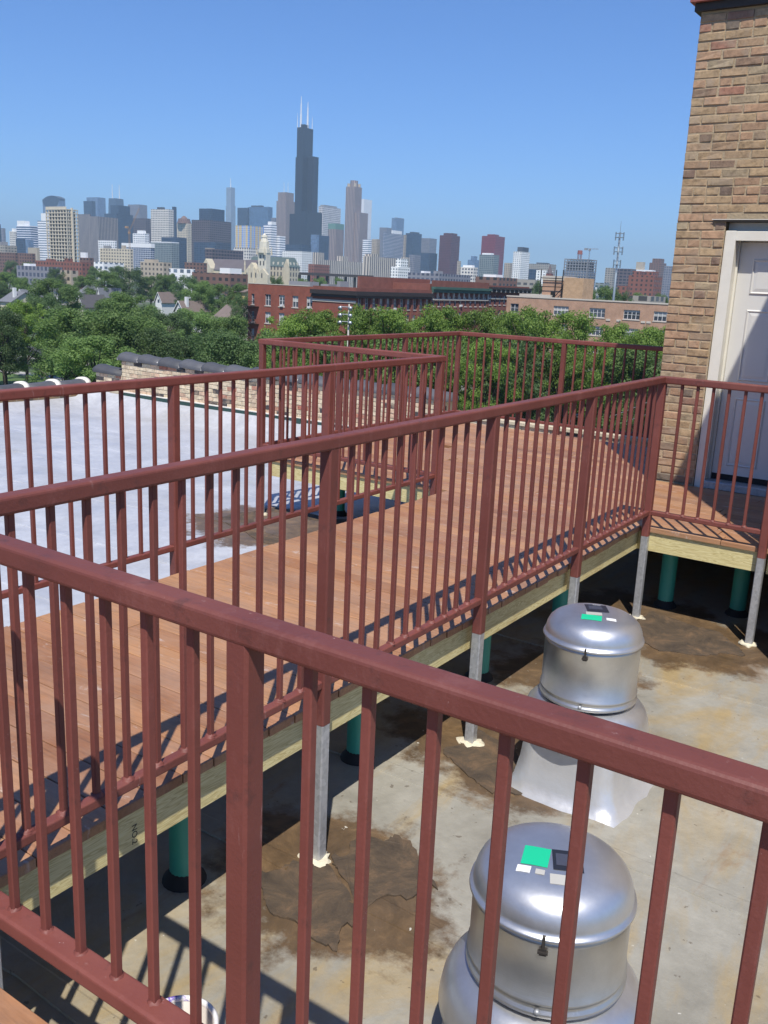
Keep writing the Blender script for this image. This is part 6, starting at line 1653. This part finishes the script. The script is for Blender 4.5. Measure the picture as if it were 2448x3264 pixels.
TREES = [
 ('lime topped tree with a bare visible trunk at the left edge', 74, 957, 178, 10.5, 'l0'),
 ('dark tree cut by the left edge, beside the lime topped one', 2, 985, 168, 8.0, 'm2'),
 ('small tree at the far left edge above the lawn', 12, 1065, 170, 7.8, 'm0'),
 ('bushy tree right of the bare trunk', 158, 1040, 180, 9.0, 'm1'),
 ('broad full maple in the middle of the left group', 255, 985, 152, 14.0, 'm0'),
 ('broad pale maple just right of the middle maple', 355, 1000, 140, 12.9, 'm1'),
 ('leafy maple reaching down to the parapet top', 300, 1070, 128, 11.5, 'm0'),
 ('low maple left of the parapet step', 205, 1105, 140, 9.0, 'm1'),
 ('maple behind the parapet step, right of the pale one', 440, 1012, 150, 11.8, 'm0'),
 ('dark dense tree above the tallest parapet end', 505, 1040, 140, 10.0, 'd1'),
 ('dark spreading evergreen left of the railing corner', 575, 1060, 140, 11.0, 'd1'),
 ('dark evergreen nearest the railing corner post', 690, 1045, 132, 12.0, 'd1'),
 ('dark evergreen squeezed between corner post and red block', 760, 1062, 130, 10.3, 'd1'),
 ('bright green tree in front of the wide brown roof', 660, 1002, 205, 12.3, 'm1'),
 ('bright bushy tree left of the fire escape', 742, 1008, 180, 10.1, 'm1'),
 ('tall tree left of the wide brown roof', 600, 985, 225, 12.3, 'm0'),
 ('round tree above the dark evergreens, centre left', 530, 992, 215, 12.0, 'm2'),
 ('round mid green tree above the middle maple', 395, 932, 222, 14.6, 'm0'),
 ('round tree right of the narrow white gable', 345, 950, 240, 11.2, 'm1'),
 ('tree in front of the brown gabled house', 470, 985, 235, 12.3, 'm0'),
 ('wide feathery tree above the lime topped one', 165, 888, 300, 15.7, 'm0'),
 ('dark tree left of the feathery tree', 136, 942, 270, 11.0, 'm2'),
 ('tall far tree in the centre of the left skyline', 330, 862, 450, 16.8, 'm0'),
 ('dark tall far tree right of the central one', 408, 854, 480, 18.0, 'm2'),
 ('far tree right of the dark tall one', 480, 880, 520, 14.6, 'm0'),
 ('far round tree below the pale terrace', 520, 876, 480, 13.4, 'm1'),
 ('dark round tree in front of the white flats', 590, 880, 420, 13.0, 'm2'),
 ('wide tree in front of the dark brick terrace', 640, 895, 340, 13.4, 'm0'),
 ('tree in front of the church nave', 700, 905, 350, 12.3, 'm0'),
 ('tree between the church and the red block, left side', 760, 905, 330, 10.1, 'm1'),
 ('tree growing against the left wall of the red block', 775, 940, 260, 8.0, 'm2'),
 ('large tree at the far left below the warehouses', 25, 868, 480, 15.7, 'm0'),
 ('rounded tree at the left edge above the grey roof', -5, 895, 430, 12.0, 'm2'),
 ('tree in front of the grey low shed', 70, 885, 470, 11.2, 'm1'),
 ('dark tree beside the grey low shed', 178, 855, 560, 11.0, 'm2'),
 ('tree in front of the pale arched house', 262, 880, 540, 13.4, 'm1'),
 ('tree between long slate roof and feathery tree', 215, 905, 520, 10.1, 'm0'),
 ('far left tree touching the warehouse base', 40, 832, 900, 16.0, 'm2'),
 ('far tree below the brown loft building', 92, 836, 880, 15.7, 'm0'),
 ('far tree right of the red terrace', 300, 850, 700, 14.6, 'm0'),
 ('far tree under the white low warehouse', 372, 848, 720, 15.7, 'm1'),
 ('far tree left of the low white flats', 545, 872, 560, 11.2, 'm0'),
 ('small round tree beside the church tower base', 880, 882, 420, 8.0, 'm2'),
 ('tree behind the red block roof, right of the school', 960, 888, 500, 10.1, 'm0'),
 ('tree under the viaduct, centre', 1020, 884, 620, 13.4, 'm0'),
 ('tree under the viaduct, further right', 1080, 886, 600, 11.2, 'm1'),
 # in front of the red blocks
 ('locust tree covering the lower left windows of the red block', 925, 1000, 128, 9.9, 'l0'),
 ('bright locust tree left of the floodlight pole', 1035, 985, 126, 11.2, 'l1'),
 ('bright locust tree right of the floodlight pole', 1165, 974, 124, 11.2, 'l0'),
 ('round locust tree in front of the red corner', 1265, 978, 122, 11.2, 'l1'),
 ('locust tree below the dark cornice', 1350, 1000, 126, 9.2, 'l0'),
 ('locust tree under the green cornice, left one', 1425, 972, 124, 10.6, 'l1'),
 ('locust tree under the green cornice, right one', 1530, 980, 124, 11.2, 'l0'),
 ('locust tree in front of the pale bracketed cornice', 1620, 990, 128, 9.9, 'l1'),
 ('large bright locust in front of the tan block', 1720, 980, 118, 11.9, 'l0'),
 ('bright locust under the lift house', 1820, 988, 120, 10.6, 'l1'),
 ('sparse dark locust in front of the paired windows', 1950, 1028, 128, 11.2, 'l0'),
 ('locust tree beside the brick stair house', 2075, 1038, 124, 10.6, 'l1'),
 ('locust tree half hidden by the stair house edge', 2150, 1030, 130, 10.6, 'l0'),
 ('lower tree between corner post and red block windows', 870, 1062, 118, 7.5, 'm1'),
 ('lower green tree behind the far railing, left', 960, 1075, 110, 9.2, 'l1'),
 ('lower green tree behind the far railing, second', 1060, 1070, 108, 9.2, 'm0'),
 ('lower green tree behind the far railing, middle', 1160, 1072, 110, 9.2, 'l0'),
 ('lower green tree behind the far railing, fourth', 1270, 1078, 108, 9.2, 'm0'),
 ('lower green tree behind the railing bend', 1370, 1078, 110, 8.6, 'l0'),
 ('lower tree right of the railing bend', 1450, 1085, 112, 8.0, 'm0'),
 ('bright bush behind the railing bend', 1520, 1175, 118, 7.9, 'l0'),
 ('dark tree behind the far railing, right of the bend', 1560, 1075, 108, 8.6, 'l1'),
 ('dark branching tree behind the right far railing', 1660, 1080, 110, 9.2, 'm2'),
 ('green bush below the right far railing', 1700, 1165, 120, 6.9, 'm1'),
 ('tree behind the right far railing post', 1790, 1110, 112, 8.6, 'l0'),
 ('bush right of the right far railing post', 1840, 1180, 116, 6.9, 'm1'),
 ('tree behind the dark shaded railing end', 1930, 1110, 112, 8.6, 'l1'),
 ('bush under the dark shaded railing end', 1960, 1200, 114, 7.5, 'm1'),
 ('tree beside the stair house corner, behind the railing end', 2040, 1110, 110, 9.2, 'm0'),
 ('low tree behind the stair house corner', 2110, 1160, 112, 8.0, 'm2'),
 # beyond the tan block
 ('dark tree behind the lift house of the tan block', 1710, 900, 420, 9.0, 'm2'),
 ('round tree behind the chimney block', 1880, 912, 330, 10.1, 'm0'),
 ('round tree left of the lattice mast foot', 1930, 912, 320, 11.2, 'm0'),
 ('tree right of the lattice mast foot', 1985, 930, 320, 8.0, 'm2'),
 ('tree in front of the stepped red housing', 2040, 934, 420, 11.2, 'm0'),
 ('tree in front of the stair house edge, far off', 2110, 938, 400, 10.1, 'm1'),
]
for lb, u, vt, R_, w, k in TREES:
    tree(lb, u, vt, R_, w, k)

# ------------------------------------------------------------------ street furniture, wires, cars
LAMPG = plain('floodlight_shell', (0.42, 0.44, 0.46), 0.4, 0.6, 0.1)
WOODP = plain('weathered_pole', (0.42, 0.40, 0.36), 0.9, 0, 0.2, 2.0)
fp = sight(1113, 975, 108.0)
t = thing('light_pole', 'pale floodlight pole with six lamps in front of the locust trees', 'light pole', (fp.x, fp.y, G))
mb = MB(); mb.tube((fp.x, fp.y, G), (fp.x, fp.y, fp.z+.2), .16, .09, 8); mb.build('pole', WOODP, t, True)
for k in range(3):
    z = fp.z-.15-k*.82
    mb = MB(); mb.bar((fp.x-1.0, fp.y-.2, z), (fp.x+.35, fp.y+.1, z), .07); mb.build('cross_arm', GALV, t)
    for dx, dy in ((-.95, -.2), (.3, .05)):
        mb = MB(); mb.tube((fp.x+dx, fp.y+dy, z), (fp.x+dx+.12, fp.y+dy-.42, z-.16), .10, .26, 12); mb.build('lamp', LAMPG, t, True)
up_ = sight(1585, 1150, 118.0)
t = thing('utility_pole', 'thin grey utility pole behind the far railing', 'utility pole', (up_.x, up_.y, G))
mb = MB(); mb.tube((up_.x, up_.y, G), (up_.x, up_.y, up_.z+.3), .17, .12, 8); mb.build('pole', WOODP, t, True)
mb = MB(); mb.bar((up_.x-1, up_.y, up_.z), (up_.x+1, up_.y, up_.z), .12); mb.build('cross_arm', WOODP, t)
mb = MB(); mb.tube((up_.x+.3, up_.y-.3, up_.z-2.6), (up_.x+.3, up_.y-.3, up_.z-1.6), .28, n=10); mb.build('transformer', LAMPG, t, True)
WIRE = plain('pale_cable', (0.50, 0.50, 0.48), 0.6)
def wire(label, a, b, sag, r=.022):
    mb = MB(); P = [a.lerp(b, k/16)+Vector((0, 0, -sag*4*(k/16)*(1-k/16))) for k in range(17)]
    for p, q in zip(P, P[1:]): mb.tube(p, q, r, n=5, cap=False)
    tag(mb.build('overhead_wire', WIRE, None), label, 'cable')
wire('overhead cable from the utility pole towards the left', up_, sight(1100, 1175, 112), .3)
wire('overhead cable from the utility pole towards the right', up_, sight(2150, 1178, 112), .7)
wire('lower overhead cable left of the utility pole', up_+Vector((0, 0, -1.6)), sight(1200, 1232, 112), .25)
wire('steep pale cable rising at the stair house corner', sight(1930, 1335, 100), sight(2140, 1250, 98), .05)
wire('second steep pale cable at the stair house corner', sight(1990, 1345, 100), sight(2140, 1290, 98), .05)
# fence on the left lawn
t = thing('mesh_fence', 'low wire fence beside the pale pavement at the left', 'fence', (-165, 105.7, G))
for k in range(12):
    x = -200+k*6.0; mb = MB(); mb.tube((x, 105.8, G), (x, 105.8, G+1.7), .05, n=6); mb.build('fence_post', GALV, t)
mb = MB(); mb.bar((-200, 105.8, G+1.68), (-134, 105.8, G+1.68), .06); mb.build('fence_rail', GALV, t)

TYRE = plain('tyre_rubber', (0.012, 0.012, 0.012), 0.85); RIMM = plain('alloy_rim', (0.45, 0.45, 0.46), 0.35, 0.8)
CGLASS = plain('car_glass', (0.015, 0.02, 0.028), 0.06, 0, 0.05); HEADL = plain('headlight_glass', (0.65, 0.66, 0.68), 0.15); TAILL = plain('tail_light', (0.30, 0.01, 0.01), 0.25)
def car_paint(name, c):
    m, nt, b = new_mat(name); v = ocoord(nt)
    put(nt, b.inputs['Base Color'], scaled(nt, c, mth(nt, 'MULTIPLY_ADD', noise(nt, v, 2.0, 4.0), .2, .9)))
    b.inputs['Roughness'].default_value = .3; b.inputs['Coat Weight'].default_value = .6; b.inputs['Coat Roughness'].default_value = .05
    return m
def car(label, x, y, rot, paint, suv):
    t = thing('parked_car', label, 'car', (x, y, G), 'cars parked along the street')
    t.rotation_euler = (0, 0, rot)
    L, Wd, h1, h2 = (4.8, 1.9, 1.05, 1.78) if suv else (4.6, 1.8, .92, 1.43)
    def part(mb, nm, mat, par=t, smooth=False, fix=True):
        me = mb.mesh(nm, mat, smooth)
        if fix:
            import bmesh
            bm_ = bmesh.new(); bm_.from_mesh(me); bmesh.ops.recalc_face_normals(bm_, faces=bm_.faces[:]); bm_.to_mesh(me); bm_.free()
        o = bpy.data.objects.new(nm, me); COL.objects.link(o); o.parent = par; return o
    prof = [(-L/2, .35), (-L/2+.05, .75), (-L/2+.25, h1-.06), (-L*.2, h1), (L/2-.2, h1-.02), (L/2-.02, .8), (L/2, .35), (L/2-.2, .24), (-L/2+.2, .24)]
    mb = MB(); n = len(prof)
    for w_ in (0,):
        vs = []
        for sy, k in ((-1, .94), (-1, 1.0), (1, 1.0), (1, .94)):
            yy_ = sy*Wd/2*k
            sc = .97 if k < 1 else 1.0
            vs += [(px*sc if k < 1 else px, yy_, (pz if k == 1.0 else .24+(pz-.24)*.98+0.0)) for px, pz in prof]
        order = [(0, -1, .94), (1, -1, 1)]
    rings = [(-Wd/2, .93), (-Wd/2+.06, 1.0), (Wd/2-.06, 1.0), (Wd/2, .93)]
    vs = []
    for yy_, k in rings: vs += [(px*(1 if k == 1 else .985), yy_, .6+(pz-.6)*k) for px, pz in prof]
    fs = [(i*n+q, i*n+(q+1) % n, (i+1)*n+(q+1) % n, (i+1)*n+q) for i in range(3) for q in range(n)]+[tuple(range(n)), tuple(range(4*n-1, 3*n-1, -1))]
    mb.add(vs, fs); part(mb, 'body', paint)
    a0, a1, b0, b1 = (-L*.26, L/2-.25, -L*.12, L/2-.62) if suv else (-L*.24, L*.38, -L*.08, L*.22)
    cb = MB()
    lo, hi = [(a0, h1-.02), (a1, h1-.02)], [(b0, h2), (b1, h2)]
    def ring(x0, x1, z, w): return [(x0, -w, z), (x1, -w, z), (x1, w, z), (x0, w, z)]
    gl = MB(); gl.add(ring(a0, a1, h1-.03, Wd/2-.07)+ring(b0, b1, h2-.06, Wd/2-.22), [(0, 1, 5, 4), (1, 2, 6, 5), (2, 3, 7, 6), (3, 0, 4, 7)]); part(gl, 'window_glass', CGLASS)
    cb.add(ring(b0-.06, b1+.06, h2-.07, Wd/2-.19)+ring(b0+.08, b1-.08, h2, Wd/2-.28), [(0, 1, 5, 4), (1, 2, 6, 5), (2, 3, 7, 6), (3, 0, 4, 7), (4, 5, 6, 7), (3, 2, 1, 0)]); part(cb, 'roof_panel', paint)
    for s in (-1, 1):
        for f in (0, .36, .70, 1.0):
            p0 = Vector((a0+(a1-a0)*f, s*(Wd/2-.065), h1-.03)); p1 = Vector((b0+(b1-b0)*f, s*(Wd/2-.215), h2-.05))
            q = MB(); q.bar(p0, p1, .07); part(q, 'window_pillar', paint)
    for sx in (-1, 1):
        for s in (-1, 1):
            cx_, cy_ = sx*L*.30, s*(Wd/2-.10)
            q = MB(); q.tube((cx_, cy_-.11, .33), (cx_, cy_+.11, .33), .33, n=18); wh = part(q, 'wheel', TYRE, smooth=False)
            q = MB(); q.tube((cx_, cy_+s*.112-.005, .33), (cx_, cy_+s*.112+.005, .33), .20, n=12); part(q, 'rim', RIMM, wh)
    for s in (-1, 1):
        q = MB(); q.box(-L/2-.005, -L/2+.2, s*Wd*.36-.2, s*Wd*.36+.2, .66, .82); part(q, 'headlight', HEADL)
        q = MB(); q.box(L/2-.12, L/2+.01, s*Wd*.40-.13, s*Wd*.40+.13, .66, .9); part(q, 'tail_light', TAILL)
    return t
CB, CBL, CGR, CW = car_paint('black_car_paint', (0.012, 0.012, 0.016)), car_paint('blue_car_paint', (0.03, 0.06, 0.16)), car_paint('grey_car_paint', (0.16, 0.165, 0.17)), car_paint('white_car_paint', (0.7, 0.7, 0.7))
car('black car parked behind the railing bend', -77.5, 139.0, 0.05, CB, True)
car('second black car parked right of the first', -71.2, 139.3, 0.02, CB, False)
car('grey car in the row behind the right railing', -64.8, 139.5, 0.0, CGR, False)
car('blue car in the row behind the right railing', -58.6, 139.8, 0.0, CBL, False)
car('blue car nearest the stair house corner', -52.4, 140.0, 0.0, CBL, True)
car('white car parked farther up, left of the railing bend', -93.0, 160.0, 1.2, CW, True)
car('silver car parked beside the left wall of the red block', -172, 168.0, 0.3, CGR, False)

# ------------------------------------------------------------------ haze
m, nt, b = new_mat('thin_summer_haze')
nt.nodes.remove(b)
pv = nt.nodes.new('ShaderNodeVolumePrincipled')
pv.inputs['Color'].default_value = (0.58, 0.82, 1.0, 1.0)
pv.inputs['Density'].default_value = 0.000120
pv.inputs['Anisotropy'].default_value = 0.0
nt.links.new(pv.outputs[0], nt.nodes['Material Output'].inputs['Volume'])
mb = MB(); mb.box(-14500, 14500, -14500, 14500, G-1.0, 620.0)
hz = mb.build('haze', m, None)
tag(hz, 'thin blue summer haze over the city', kind='stuff')
